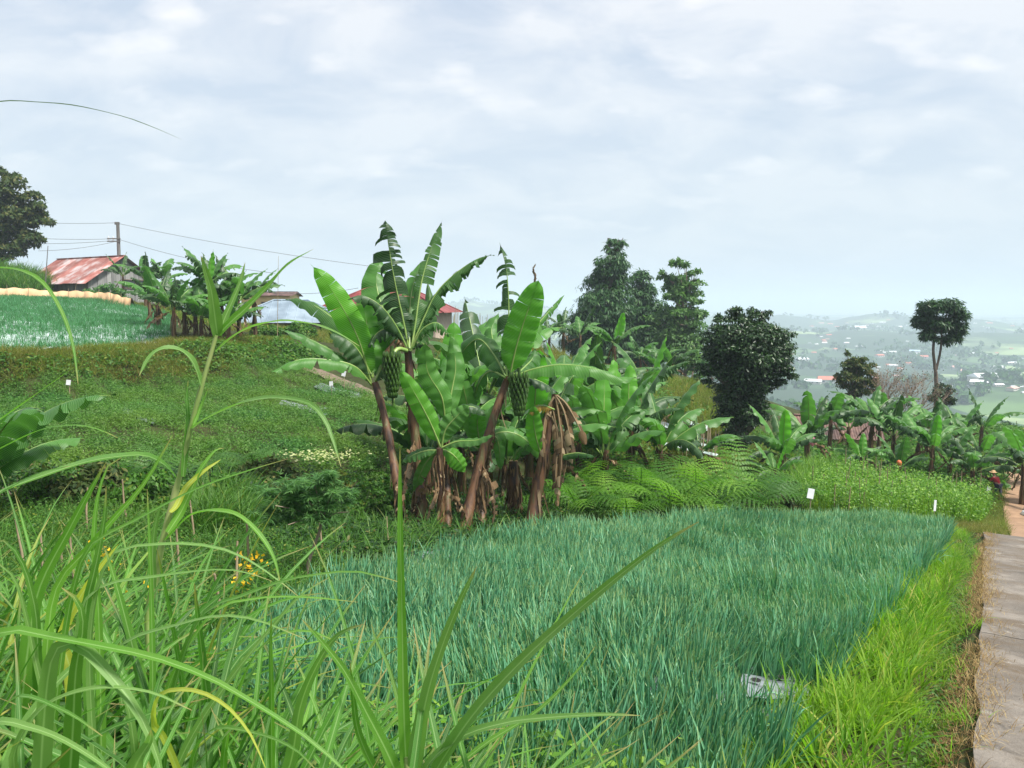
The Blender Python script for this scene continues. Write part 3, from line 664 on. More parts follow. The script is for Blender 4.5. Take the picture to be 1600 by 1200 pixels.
# ------------------------------------------------------------------ banana plants
def unit(v): return v / (np.linalg.norm(v, axis=-1, keepdims=True) + 1e-9)
def banana_leaf(g, P, W, tear=.3, face=None, up=(0, 0, 1), hang=.3, seed=0, u0=.10, sides=(1, 1), n=34, tipf=.92, ribr=.016, curl=.0):
    """lamina in torn segments on both sides of a midrib that follows the points P"""
    r = np.random.default_rng(seed); P = resample(P, n); T, _, _ = frames(P); up = np.asarray(up, float)
    if up.ndim == 1: up = np.repeat(up[None], n, 0)
    side = unit(np.cross(T, up)); nor = np.cross(side, T)
    u = np.linspace(0, 1, n); uu = np.clip((u - u0) / (tipf - u0), 0, 1)
    wid = W * .5 * np.sin(np.pi * np.clip(uu, 0, 1) ** .8) ** .42; wid[(u < u0)] = 0
    for sgn, keep in zip((-1, 1), sides):
        if keep <= 0: continue
        i = int(u0 * n); segs = []
        while i < n - 2:
            ln = 1 if r.random() < tear * .75 else int(r.integers(2, 5 if tear > .5 else 12)) ; ln = min(ln, n - 1 - i)
            segs.append((i, i + ln)); i += ln
        for (a, b) in segs:
            if b <= a: continue
            torn = tear > 0 and (r.random() < tear)
            h = hang * (1 + (r.random() - .3) * (1.3 if torn else .25)); sh = (.18 + (.25 * (r.random() - .5) if torn else 0))
            wj = 1 - (.22 * r.random() if torn else .05 * r.random()); pinch = .72 + .2 * r.random() if torn or tear > .3 else .97
            if torn and r.random() < tear * .12: continue
            q = np.linspace(a, b, max(2, b - a + 1)); mid = (a + b) / 2
            cs = np.interp(q, range(n), range(n)); lerp = lambda A, s_: np.stack([np.interp(s_, range(n), A[:, k]) for k in range(3)], -1)
            rows = []
            for v in (0, .35, .7, 1.0):
                s_ = mid + (q - mid) * (1 - (1 - pinch) * v ** 2) * (.985 if torn else 1)
                Pp, Tt, Sd, Nn = lerp(P, s_), lerp(T, s_), unit(lerp(side, s_)), unit(lerp(nor, s_))
                w_ = np.interp(s_, range(n), wid)[:, None] * keep * wj
                fall = np.sin(h * v * 1.25) ; out_ = np.cos(h * v * .9)
                dn = -Nn * (.45 if torn else .8) + np.array([0, 0, -1.0]) * (.55 if torn else .2)
                wav = .03 * np.sin(s_ * 1.3 + seed)[:, None] * v * Nn * (W / .5)
                rows.append(Pp + Sd * sgn * w_ * v * out_ + dn * w_ * v * fall + Tt * w_ * v * sh + wav + Nn * ribr * .4 + Nn * curl * w_ * v * v)
            V = np.stack(rows, 1); m_ = len(q); idx = np.arange(m_ * 4).reshape(m_, 4)
            uv = np.zeros((m_, 4, 2)); uv[..., 0] = .5 + sgn * np.array([0, .35, .7, 1])[None] * .5; uv[..., 1] = (q / n)[:, None] + sh * .12 * np.array([0, .35, .7, 1])[None]
            g.add(V.reshape(-1, 3), np.stack([idx[:-1, :-1], idx[:-1, 1:], idx[1:, 1:], idx[1:, :-1]], -1).reshape(-1, 4), uv.reshape(-1, 2), 0)
    tube(g, P[:int(n * .97)], ribr * (1.25 - np.linspace(0, 1, int(n * .97))), 5, 1)
    return g
def spine(L, el, bend, n=9, sway=0.0):
    s_ = np.linspace(0, 1, n); th = el - bend * s_ ** 1.4; ds = L / (n - 1)
    y = np.concatenate([[0], np.cumsum(np.cos(th[:-1]) * ds)]); z = np.concatenate([[0], np.cumsum(np.sin(th[:-1]) * ds)])
    return np.stack([sway * s_ ** 2 * L, y, z], 1)
LEAFP = []   # (elevation, bend, length, width, tear, hang, material)
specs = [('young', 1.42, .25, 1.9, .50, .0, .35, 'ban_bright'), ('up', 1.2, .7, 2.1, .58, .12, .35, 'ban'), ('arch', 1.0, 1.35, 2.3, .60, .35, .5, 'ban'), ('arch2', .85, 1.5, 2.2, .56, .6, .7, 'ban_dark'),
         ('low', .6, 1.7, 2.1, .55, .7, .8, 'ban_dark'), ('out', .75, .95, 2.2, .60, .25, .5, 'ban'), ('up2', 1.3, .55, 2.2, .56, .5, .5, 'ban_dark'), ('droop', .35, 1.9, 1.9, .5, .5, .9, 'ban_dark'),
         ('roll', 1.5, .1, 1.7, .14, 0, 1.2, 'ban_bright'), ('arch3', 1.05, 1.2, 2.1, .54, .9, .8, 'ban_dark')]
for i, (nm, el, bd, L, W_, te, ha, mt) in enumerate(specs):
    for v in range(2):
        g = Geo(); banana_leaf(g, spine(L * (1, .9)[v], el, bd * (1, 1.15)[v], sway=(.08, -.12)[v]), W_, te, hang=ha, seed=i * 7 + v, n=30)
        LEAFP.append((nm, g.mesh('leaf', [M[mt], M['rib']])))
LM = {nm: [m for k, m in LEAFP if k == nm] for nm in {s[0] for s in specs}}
DEADM = []
for i in range(3):
    g = Geo(); banana_leaf(g, spine(1.5 - .2 * i, -.2 - .5 * i, 1.25 - .5 * i, sway=.1), .34, .9, hang=1.5, seed=90 + i, n=22, ribr=.012); DEADM.append(g.mesh('dead_leaf', [M['ban_dead'], M['ban_dead']]))
STEMM = []
def stem_geo(P, r0, r1, seed, ragged=True):
    g = Geo(); P = resample(P, 16); r = np.linspace(r0, r1, 16) * (1 + .06 * np.sin(np.arange(16) * 1.9 + seed)); r[0] *= 1.2
    tube(g, P, r, 10, 0, jag=.12)
    if ragged:   # sheaths: peeling strips of dry leaf base
        q = np.random.default_rng(seed); k = 64; i = q.integers(1, 15, k); az = q.random(k) * 6.28
        B = P[i] + np.stack([np.cos(az), np.sin(az), 0 * az], -1) * r[i][:, None] * 1.0
        strips(g, B, az, -1.3 - q.random(k) * .3, (.10 + q.random(k) ** 2 * .5) * (r0 / .12), (.02 + .07 * q.random(k)) * (r0 / .12), -.35 + .6 * q.random(k), 4, 3, roll=q.normal(0, .5, k), mi=1)
    return g
for i in range(3):
    STEMM.append(stem_geo([(0, 0, 0), (.03 * i, .02, .5), (.05, -.02 * i, 1.0)], .12, .085, i).mesh('pseudostem', [M['stem'], M['ban_dead']]))
def banana(loc, stem_h, sc_, label, group, seed, mix_='uuaaolr', dead=1, name='banana_plant', stemr=1.0, lean=(0, 0)):
    r = random.Random(seed); stem_h *= r.uniform(.75, 1.25); dead += 1; t = thing(name, label, 'banana plant', loc, r.uniform(0, 6.28), group)
    so_ = link('pseudostem', STEMM[seed % 3], t, (0, 0, -.05), None, (sc_ * stemr * .8, sc_ * stemr * .8, stem_h + .05))
    key = {'u': 'up', 'U': 'up2', 'a': 'arch', 'A': 'arch2', 'x': 'arch3', 'o': 'out', 'l': 'low', 'd': 'droop', 'y': 'young', 'r': 'roll'}
    mix_ = mix_ + {'x': 'aA', 'o': 'ax', 'l': 'xo', 'd': 'lx', 'A': 'ua', 'a': 'ux'}.get(mix_[-1], 'a'); n = len(mix_); a0 = r.uniform(0, 6.28)
    for i, ch in enumerate(mix_):
        az = a0 + i * 2.4 + r.uniform(-.3, .3); s_ = sc_ * r.uniform(.82, 1.12)
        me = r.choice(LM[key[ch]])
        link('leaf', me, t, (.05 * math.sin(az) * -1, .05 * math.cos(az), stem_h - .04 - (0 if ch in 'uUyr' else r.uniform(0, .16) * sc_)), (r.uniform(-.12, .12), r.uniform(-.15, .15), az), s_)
    for i in range(dead):
        az = r.uniform(0, 6.28); link('dead_leaf', DEADM[i % 3], t, (-.08 * math.sin(az), .08 * math.cos(az), stem_h * r.uniform(.75, .95)), (0, 0, az), sc_ * r.uniform(.7, 1))
    return t

def px_path(pts_, d0, d1=None):
    """world points of a pixel path that runs from distance d0 to d1"""
    d1 = d0 if d1 is None else d1; L = np.concatenate([[0], np.cumsum([math.dist(pts_[i], pts_[i + 1]) for i in range(len(pts_) - 1)])]); L = L / L[-1]
    return np.array([at(p[0], p[1], d0 + (d1 - d0) * l) for p, l in zip(pts_, L)])
def hero_leaf(parent, pts_, wpx, d0, d1, mat_, tear, hang, face, seed, sides=(1, 1), name='leaf', u0=.08, curl=0, n=36, tipf=.95):
    P = px_path(pts_, d0, d1); tocam = unit(np.array([0, 0, EYE]) - P[len(P) // 2])
    up = unit(np.array([0, 0, 1.0]) * (1 - face) + tocam * face)
    g = Geo(); banana_leaf(g, P, wpx * (d0 + d1) / 2 / 1209.0, tear, up=up, hang=hang, seed=seed, sides=sides, u0=u0, curl=curl, n=n, tipf=tipf)
    return g.obj(name, [M[mat_], M['ban_dead'] if mat_ == 'ban_dead' else M['rib']], parent)
def bunch(parent, px, py, d, h=.62, r=.15):
    c = at(px, py, d); g = Geo(); tube(g, [c + [0, 0, h * .75], c + [0, 0, h * .3], c - [0, 0, h * .62]], [.03, .028, .015], 6, 0)
    b = g.obj('fruit_bunch', M['fruit'], parent); rr = random.Random(int(px))
    for k in range(8):
        z = h * (.48 - k * .125); rad = r * (1.0, 1.1, 1.1, 1.05, .95, .85, .7, .55)[k]
        g = Geo()
        for j in range(13):
            a = 2 * math.pi * j / 13 + k * .24; ca, sa = math.cos(a), math.sin(a); q = c + [0, 0, z]
            P = [q + np.array([ca * .03, sa * .03, -.02]), q + np.array([ca * rad * .75, sa * rad * .75, -.015]), q + np.array([ca * rad, sa * rad, .045]), q + np.array([ca * rad * .98, sa * rad * .98, .10])]
            tube(g, P, [.012, .021, .022, .007], 6, 0, cap=False)
        tag(g.obj('hand_of_bananas', M['fruit'], b), kind=None)
def hero(label, base, stem_pts, d, r0, r1, seed, name='banana_plant'):
    loc = gp(*base); t = thing(name, label, 'banana plant', loc, 0, 'tall banana plants at the edge of the onion field'); t['_'] = 1; del t['_']
    P = px_path(stem_pts, d[0], d[1]); P[0] = loc - [0, 0, .1]
    g = stem_geo(P, r0, r1, seed); o = g.obj('pseudostem', [M['stem'], M['ban_dead']], t); q = random.Random(seed); Q = resample(P, 20)
    for k in range(3):
        i = q.randint(6, 13); az = q.uniform(2.2, 5.4) if k % 2 else q.uniform(0, 6.28); hgt = Q[i][2] - Q[0][2]
        link('dead_leaf', DEADM[q.randrange(3)], t, Q[i], (-.35, q.uniform(-.2, .2), az), min(.85, hgt * .75) * q.uniform(.7, 1))
    return t
def fix(t):
    """children of a hand placed plant were built in world space; move them under the plant's base"""
    for ch in t.children: ch.matrix_parent_inverse = Matrix.Translation(-Vector(t.location))
D = 12.0
# the left plant
h1 = hero('leftmost tall banana plant, slim leaning brown stem and bright leaves fanned to the left', (629, 822), [(629, 822), (622, 770), (611, 700), (598, 640), (586, 598)], (11.2, 12), .075, .055, 1)
for (pp, w_, d1, mt, te, ha, fc, sd_, si) in [
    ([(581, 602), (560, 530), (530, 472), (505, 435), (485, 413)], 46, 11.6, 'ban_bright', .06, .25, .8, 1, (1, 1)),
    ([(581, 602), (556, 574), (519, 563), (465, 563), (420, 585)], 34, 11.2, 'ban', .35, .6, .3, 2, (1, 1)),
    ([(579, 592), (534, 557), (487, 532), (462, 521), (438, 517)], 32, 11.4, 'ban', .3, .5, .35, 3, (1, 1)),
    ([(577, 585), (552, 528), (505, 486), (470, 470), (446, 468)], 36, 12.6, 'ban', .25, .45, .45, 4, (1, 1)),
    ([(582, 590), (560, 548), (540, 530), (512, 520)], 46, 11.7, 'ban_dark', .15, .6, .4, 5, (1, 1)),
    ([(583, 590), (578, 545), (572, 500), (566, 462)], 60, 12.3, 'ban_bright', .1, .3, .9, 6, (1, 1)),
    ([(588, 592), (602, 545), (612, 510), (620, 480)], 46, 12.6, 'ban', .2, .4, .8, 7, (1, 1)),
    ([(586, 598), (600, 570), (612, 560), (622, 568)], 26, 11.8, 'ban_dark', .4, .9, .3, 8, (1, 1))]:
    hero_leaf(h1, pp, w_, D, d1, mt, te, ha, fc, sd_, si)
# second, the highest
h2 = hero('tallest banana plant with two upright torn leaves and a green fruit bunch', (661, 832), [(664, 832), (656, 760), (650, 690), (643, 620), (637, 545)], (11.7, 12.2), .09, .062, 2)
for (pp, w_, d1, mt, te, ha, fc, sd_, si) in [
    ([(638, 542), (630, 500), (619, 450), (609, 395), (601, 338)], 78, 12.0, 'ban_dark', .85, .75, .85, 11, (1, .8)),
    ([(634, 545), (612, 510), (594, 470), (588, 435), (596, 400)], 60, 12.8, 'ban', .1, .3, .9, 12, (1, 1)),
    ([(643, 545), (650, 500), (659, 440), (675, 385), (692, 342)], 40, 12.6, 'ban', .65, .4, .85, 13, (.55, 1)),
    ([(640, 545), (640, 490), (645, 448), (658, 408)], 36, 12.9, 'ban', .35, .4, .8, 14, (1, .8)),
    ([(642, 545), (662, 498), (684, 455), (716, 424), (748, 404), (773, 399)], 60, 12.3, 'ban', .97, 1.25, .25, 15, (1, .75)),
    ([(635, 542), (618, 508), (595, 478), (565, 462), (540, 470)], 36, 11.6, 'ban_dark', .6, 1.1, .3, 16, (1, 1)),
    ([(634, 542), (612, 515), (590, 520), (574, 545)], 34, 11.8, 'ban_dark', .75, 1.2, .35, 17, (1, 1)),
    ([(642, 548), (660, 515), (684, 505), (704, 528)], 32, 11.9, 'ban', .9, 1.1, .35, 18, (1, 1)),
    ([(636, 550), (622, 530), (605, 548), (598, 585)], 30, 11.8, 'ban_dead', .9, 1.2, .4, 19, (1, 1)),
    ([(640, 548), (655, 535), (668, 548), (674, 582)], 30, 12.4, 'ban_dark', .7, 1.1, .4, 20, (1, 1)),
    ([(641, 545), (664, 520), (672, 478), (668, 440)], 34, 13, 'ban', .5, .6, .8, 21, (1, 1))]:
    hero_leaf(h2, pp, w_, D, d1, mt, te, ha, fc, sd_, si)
bunch(h2, 613, 592, 11.6, .66, .125)
g = Geo(); tube(g, resample(px_path([(636, 548), (622, 545), (614, 556), (613, 575)], 12, 11.6), 10), [.035] * 10, 6); g.obj('fruit_stalk', M['rib'], h2)
# third, leaning right
h3 = hero('banana plant leaning right with a dark stem, a fruit bunch and one broad bright leaf', (720, 840), [(724, 838), (738, 770), (757, 700), (777, 636), (794, 588)], (11.6, 12.2), .095, .06, 3)
for (pp, w_, d1, mt, te, ha, fc, sd_, si) in [
    ([(796, 590), (806, 545), (818, 505), (832, 465), (843, 434)], 58, 11.7, 'ban_bright', .07, .3, .9, 31, (1, .9)),
    ([(792, 588), (793, 530), (795, 480), (791, 420), (780, 378)], 56, 12.3, 'ban_dark', .93, .85, .8, 32, (1, 1)),
    ([(790, 588), (772, 555), (748, 530), (724, 548), (708, 578)], 46, 12.8, 'ban', .35, .6, .7, 33, (1, 1)),
    ([(798, 592), (830, 578), (880, 570), (935, 578), (985, 600)], 36, 11.6, 'ban', .22, .55, .35, 34, (1, 1)),
    ([(798, 588), (822, 545), (840, 508), (862, 482), (885, 458)], 30, 12.8, 'ban', .95, 1.0, .6, 35, (1, .7)),
    ([(800, 594), (822, 590), (848, 598), (872, 614)], 30, 12.4, 'ban_dark', .1, .5, .3, 36, (1, 1)),
    ([(790, 590), (766, 580), (748, 600), (738, 640)], 26, 12.6, 'ban', .4, .8, .6, 37, (1, 1)),
    ([(793, 586), (776, 548), (768, 515), (780, 488)], 40, 13.0, 'ban', .3, .5, .8, 38, (1, 1)),
    ([(802, 590), (818, 575), (832, 560), (836, 545)], 40, 12.6, 'ban', .3, .5, .8, 39, (1, 1)),
    ([(835, 445), (836, 430), (833, 420), (838, 411)], 9, 12.0, 'ban_dead', .6, 1.2, .8, 40, (1, 1))]:
    hero_leaf(h3, pp, w_, D, d1, mt, te, ha, fc, sd_, si)
bunch(h3, 811, 622, 11.7, .62, .13)
g = Geo(); tube(g, resample(px_path([(795, 592), (808, 585), (812, 598), (811, 612)], 12.1, 11.7), 10), [.035] * 10, 6); g.obj('fruit_stalk', M['rib'], h3)
# fourth, dead top
h4 = hero('banana plant with a broken dead top and brown leaves hanging from it', (828, 828), [(828, 828), (838, 770), (850, 710), (860, 660), (868, 616)], (12.4, 12.6), .115, .06, 4)
for k, (pp, w_) in enumerate([([(868, 618), (880, 640), (890, 680), (897, 720)], 24), ([(868, 620), (874, 660), (878, 700), (874, 770)], 30), ([(866, 620), (855, 640), (848, 680), (850, 720)], 22), ([(870, 618), (885, 632), (905, 668), (916, 700)], 24), ([(864, 640), (872, 690), (868, 740), (872, 800)], 24), ([(862, 650), (884, 700), (886, 720), (880, 750)], 28)]):
    hero_leaf(h4, pp, w_, 12.5, 12.3, 'ban_dead', .95, .8, .8, 50 + k, name='dead_leaf', n=18)
for (pp, w_, d1, mt, te, ha, fc, sd_, si) in [([(846, 712), (838, 685), (834, 660), (834, 632)], 30, 12.2, 'ban_bright', 0, .3, .9, 56, (1, 1)), ([(862, 722), (880, 712), (905, 708), (932, 714)], 16, 12.1, 'ban', .3, .8, .4, 57, (1, 1)),
    ([(866, 640), (850, 634), (838, 636), (826, 648)], 22, 12.2, 'ban_yellow', .6, .9, .5, 58, (1, 1))]:
    hero_leaf(h4, pp, w_, 12.5, d1, mt, te, ha, fc, sd_, si)
# suckers and dead stumps between them
def sucker(label, base, top, d, leaves, seed, r0=.06, dead=0):
    t = hero(label, base, [base, ((base[0] + top[0]) / 2, (base[1] + top[1]) / 2), top], (d, d), r0, r0 * .6, seed, 'banana_plant')
    for j, (pp, w_, mt, fc) in enumerate(leaves): hero_leaf(t, pp, w_, d, d - .3 + .6 * ((j * 3) % 4) / 3, mt, .04 if mt == 'ban_bright' else .12, .35, fc, seed * 10 + j)
    for j in range(dead):
        x = top[0] + (j * 37 % 23) - 11; hero_leaf(t, [(top[0], top[1] + 4), (x, top[1] + 25), (x + 4, top[1] + 60), (x - 2, min(base[1] - 5, top[1] + 95))], 9, d, d - .1, 'ban_dead', .6, 1.3, .8, seed * 10 + 5 + j, name='dead_leaf', n=14)
    return t
hs = [h1, h2, h3, h4]
hs.append(sucker('young banana shoot between the two left stems with one long bright leaf pointing up left', (690, 836), (687, 700), 11.5, [
    ([(688, 698), (672, 660), (650, 618), (624, 576)], 36, 'ban_bright', .85), ([(688, 702), (704, 708), (718, 722), (726, 738)], 32, 'ban_bright', .7), ([(686, 704), (668, 704), (648, 710), (628, 722)], 22, 'ban', .6),
    ([(690, 698), (696, 672), (712, 652), (734, 632)], 34, 'ban', .8), ([(690, 700), (715, 690), (745, 688), (772, 680)], 20, 'ban', .5), ([(686, 704), (668, 720), (655, 745), (648, 772)], 22, 'ban', .8)], 61, .075, 3))
hs.append(sucker('banana shoot with broad leaves in front of the leaning stem', (752, 826), (752, 700), 12.6, [
    ([(752, 705), (748, 682), (746, 660), (750, 636)], 32, 'ban_bright', .9), ([(753, 705), (774, 678), (806, 678), (836, 700), (856, 722)], 28, 'ban', .6), ([(753, 706), (772, 682), (780, 700), (782, 736)], 20, 'ban', .8),
    ([(751, 705), (728, 690), (712, 684), (700, 690)], 22, 'ban', .6), ([(751, 705), (738, 664), (728, 622), (714, 562)], 34, 'ban', .85), ([(753, 704), (765, 655), (785, 630), (802, 620)], 24, 'ban', .7)], 62, .085, 4))
hs.append(sucker('short dead brown banana stump between the leaning stem and the dead topped plant', (805, 812), (802, 720), 13.0, [([(802, 722), (808, 706), (818, 698), (830, 694)], 14, 'ban', .6)], 63, .13, 5))
hs.append(sucker('thin dead banana stump with shredded grey sheaths right of the dark red stem', (745, 818), (750, 712), 12.4, [], 64, .12, 6))
hs.append(sucker('slender brown banana stem rising just right of the tallest plant', (700, 838), (696, 660), 11.9, [([(696, 662), (690, 620), (668, 580), (664, 532)], 38, 'ban', .8), ([(697, 662), (706, 610), (712, 570), (704, 520)], 34, 'ban', .85), ([(697, 664), (718, 640), (740, 636), (760, 650)], 24, 'ban_dark', .5)], 65, .07, 3))
for t in hs: fix(t)

# banana plants farther off: pixel column, row of the base, distance, stem height, scale, leaves, label
def crowd(rows, group, k=1.0):
    for i, (px, d, sh, sc_, mx_, dead, label) in enumerate(rows):
        banana(on(px, d), sh * (k + 1) / 2, sc_ * k, label, group, int(px) * 3 + i, mx_, dead)
crowd([
 (905, 17.5, .75, .62, 'yuaaAox', 1, 'banana plant just right of the dead topped stem with wide low leaves'),
 (945, 16.5, .9, .72, 'yuaaolA', 1, 'banana plant with a yellowing leaf above the large ferns'),
 (985, 19, 1.2, .80, 'yuUaaAox', 1, 'banana plant with a tall pale upright leaf in front of the terrace'),
 (1035, 18.5, .95, .72, 'uuaaAll', 2, 'banana plant with arching torn leaves leaning over the bamboo net'),
 (930, 22, 1.5, .85, 'uUaaox', 1, 'banana plant behind the arching hero leaf'),
 (1010, 25, 1.4, .85, 'yuaaox', 1, 'banana plant on the slope left of the dark round tree'),
 (880, 24, 1.3, .80, 'uUaax', 1, 'banana plant partly hidden behind the dead topped stem'),
 (1095, 22, .5, .62, 'uaaAlo', 1, 'low banana plant at the left foot of the dark round tree'),
 (700, 15.5, 1.2, .75, 'yuaaoAx', 2, 'banana plant filling the gap behind the young shoot'),
 (760, 16, 1.6, .80, 'uUaaoA', 1, 'banana plant seen through the middle of the tall clump'),
 (668, 13.6, .9, .62, 'uUaaAox', 2, 'banana plant close behind the tallest stem'),
 (722, 14.2, 1.0, .6, 'yuaaAo', 2, 'banana plant between the tallest stem and the leaning one'),
 (790, 14.6, .8, .6, 'uaaAoxl', 2, 'banana plant behind the foot of the leaning stem'),
 (848, 15, 1.1, .62, 'uUaaAox', 2, 'banana plant right behind the dead topped stem'),
 (885, 19, 1.4, .7, 'uyaaAo', 1, 'banana plant deep in the middle of the slope'),
 (965, 21, 1.2, .8, 'uyUaAox', 1, 'banana plant behind the pale upright leafed one'),
 (830, 16, 1.0, .72, 'yuaaoA', 1, 'banana plant behind the short dead stump')], 'banana plants on the slope behind the tall clump', 1.32)
crowd([
 (1225, 22.5, .75, .80, 'uyUaaAool', 1, 'large bright banana plant right of the dark round tree'),
 (1215, 21, .4, .52, 'yuaol', 1, 'small banana plant with one upright bright leaf beside the dark tree'),
 (1265, 25, 1.0, .82, 'uUaaAox', 1, 'banana plant below the terracotta roof with arching leaves'),
 (1300, 31, 1.2, .85, 'uaaAox', 1, 'banana plant left of the dark brown hut roof'),
 (1350, 24, .55, .52, 'yuaol', 0, 'short banana plant with one upright leaf on a brown stem beside the bean plot'),
 (1330, 33, 1.5, .9, 'uUaaAol', 1, 'banana plant in front of the olive bushy tree'),
 (1365, 31, 1.4, .9, 'uaaAoxl', 2, 'banana plant with browned edges right of the dark brown hut roof'),
 (1400, 29, 1.3, .85, 'uUaaAox', 1, 'banana plant in the middle of the right grove'),
 (1412, 24, .6, .62, 'uuaaAl', 1, 'low banana plant with paired upright leaves over the bean plot'),
 (1440, 28, 1.2, .8, 'uaaAolx', 1, 'banana plant left of the broad leafed one in the grove'),
 (1463, 24.5, 1.1, .72, 'yuaaAo', 1, 'banana plant with a broad pale upright leaf and three thin stems'),
 (1455, 33, 1.3, .9, 'uUaAox', 1, 'banana plant under the slim tall tree'),
 (1492, 25, .8, .68, 'uaaAol', 1, 'banana plant with wide arching leaves between stems and bean plot'),
 (1500, 31, 1.1, .85, 'uUaaAx', 1, 'banana plant behind the right stems of the grove'),
 (1530, 23.5, .85, .75, 'uUaaAlx', 3, 'shaggy banana plant with many dead leaves near the dirt path'),
 (1538, 25, .9, .75, 'uaaAld', 3, 'shaggy banana plant with a dark crown left of the person'),
 (1618, 25, 1.0, .8, 'yuaaAox', 2, 'banana plant over the dirt path at the right edge'),
 (1540, 34, 1.2, .85, 'uUaAx', 1, 'banana plant far behind the shaggy pair'),
 (1378, 36, 1.3, .9, 'uaAox', 1, 'banana plant at the foot of the bare tree'),
 (1610, 22, 1.2, .8, 'uaaAold', 2, 'banana plant cut by the right edge of the photograph')], 'banana plants of the right grove', 1.02)
crowd([
 (275, 30.5, 1.55, 0.92, 'uuaaoAx', 1, 'left banana plant of the clump at the end of the upper onion terrace'),
 (292, 31.5, 1.4, 0.85, 'uUaaAlx', 2, 'dark banana plant second in the clump on the terrace end'),
 (333, 31.5, 2.0, 0.94, 'uuyaaAox', 2, 'tallest banana plant of the clump left of the tin roof'),
 (352, 32.5, 2.1, 0.97, 'uUaaoAlx', 2, 'banana plant with hanging brown leaves left of the tin roof'),
 (378, 32, 1.9, 0.92, 'uUaaAox', 2, 'banana plant spreading over the left end of the tin roof'),
 (308, 33, 1.8, 0.92, 'uaaoAl', 1, 'banana plant in the middle back of the terrace clump'),
 (318, 30.5, 1.1, .8, 'uaaAolx', 2, 'low spreading banana plant in the middle front of the terrace clump'),
 (360, 30.8, 1.0, .85, 'uaaoAlx', 2, 'low banana plant at the right front of the terrace clump'),
 (402, 33.5, 1.5, .9, 'uaoAlx', 1, 'banana plant with long leaves hanging in front of the tin roof'),
 (252, 34, 1.5, .95, 'uUaoAx', 2, 'banana plant at the left end of the terrace clump'),
 (240, 38, 1.3, 0.94, 'uaaAox', 1, 'pale banana plant in front of the small dark shed'),
 (234, 46, 1.9, .9, 'yuUaax', 2, 'banana plant with an upright bright leaf right of the utility pole'),
 (200, 50, 1.7, .72, 'UUaax', 1, 'banana plant with torn leaves at the foot of the utility pole'),
 (262, 47, 1.6, 1.00, 'uaaAo', 1, 'banana plant right of the small dark shed')], 'banana plants on the upper terrace')
crowd([
 (858, 52, 2.0, 1.0, 'UaaAxo', 1, 'dark banana plant left of the tall evergreen'),
 (880, 54, 1.8, 1.0, 'UuaAxl', 1, 'dark banana plant at the lower left of the tall evergreen'),
 (905, 50, 1.8, 1.0, 'UuaaAx', 1, 'dark banana plant under the left edge of the evergreen'),
 (1025, 44, 1.3, .95, 'UuaaAxo', 2, 'banana plant standing below the airy light tree'),
 (1050, 43, 1.0, .85, 'uaaAx', 2, 'banana plant right below the airy light tree'),
 (1000, 46, 1.2, .9, 'uaaAo', 1, 'banana plant between the evergreen and the airy tree'),
 (960, 38, 1.2, .9, 'yuaaoA', 1, 'banana plant with pale upright leaf in front of the evergreen')], 'banana plants under the tall trees')
banana(on(-52, 9.0), .55, .8, 'banana plant cut by the left edge with one long ribbed leaf over the low field', None, 5, 'oooaA', 0)

# ------------------------------------------------------------------ trees
def crown_points(blobs, n, r, shell=.55, per=75):
    """points near the surfaces of many small clumps inside the given ellipsoids"""
    P = []; Nn = []
    vol = np.array([b[3] * b[4] * b[5] for b in blobs]) ** .8; vol /= vol.sum()
    for b, v in zip(blobs, vol):
        k = int(n * v) + 1; c = np.array(b[:3]); rad = np.array(b[3:6]); m_ = max(4, int(k / per))
        d = unit(r.normal(size=(m_, 3))); cc = c + d * rad * (r.random((m_, 1)) ** .4) * .88; cr = rad.mean() * (.18 + .26 * r.random(m_))
        i = r.integers(0, m_, k); dd = unit(r.normal(size=(k, 3))); dd[:, 2] = np.abs(dd[:, 2]) * .8 + dd[:, 2] * .2
        P.append(cc[i] + dd * (cr[i] * (shell + (1 - shell) * r.random(k)))[:, None] * [1.15, 1.15, .75]); Nn.append(dd + r.normal(size=(k, 3)) * .45 + [0, 0, .3])
    return np.concatenate(P), np.concatenate(Nn)
def tree(label, loc, h, blobs, n, leaf, mat_, tr_r=.14, bark='bark', seed=1, name='tree', drop=.2, limbs=True, fork=0, cat='tree', group=None, asp=.5, lean=(0, 0), per=75):
    """blobs: ellipsoids relative to the base: x y z rx ry rz"""
    r = np.random.default_rng(seed); t = thing(name, label, cat, loc, 0, group)
    g = Geo(); top = np.array([lean[0], lean[1], h * .86])
    P = resample([(0, 0, -.3), top * .3 + r.normal(size=3) * [.08, .08, 0], top * .65 + r.normal(size=3) * [.12, .12, 0], top], 14); tube(g, P, np.linspace(tr_r, tr_r * .3, 14), 8)
    if limbs:
        for b in blobs:
            for _ in range(4):
                z0 = np.clip((b[2] - b[5] * r.uniform(.2, 1.0)) / (h * .86), .12, .9); q = P[int(z0 * 13)]
                e = np.array(b[:3]) + r.normal(size=3) * np.array(b[3:6]) * .28; m_ = (q + e) / 2 + [0, 0, -.1 * h * .3]
                tube(g, resample([q, m_, e], 7), np.linspace(tr_r * .42, tr_r * .08, 7), 5, cap=False)
    g.obj('trunk', M[bark], t)
    g = Geo(); Pp, Nn = crown_points(blobs, n, r, per=per); cards(g, Pp, Nn, leaf * (.7 + .6 * r.random(len(Pp))), leaf * asp, 0, drop, r); g.obj('crown', M[mat_], t)
    return t
def pblobs(loc, d, rows):
    """ellipses given in pixels (cx, cy, rx, ry) at distance d -> blobs relative to loc"""
    o = []
    for (cx, cy, rx, ry) in rows:
        c = at(cx, cy, d) - loc; k = d / 1209.0; o.append((c[0], c[1] + rnd.uniform(-.3, .3) * rx * k, c[2], rx * k, rx * k * .8, ry * k))
    return o
L_ = on(1150, 27.5); L_[2] -= .1
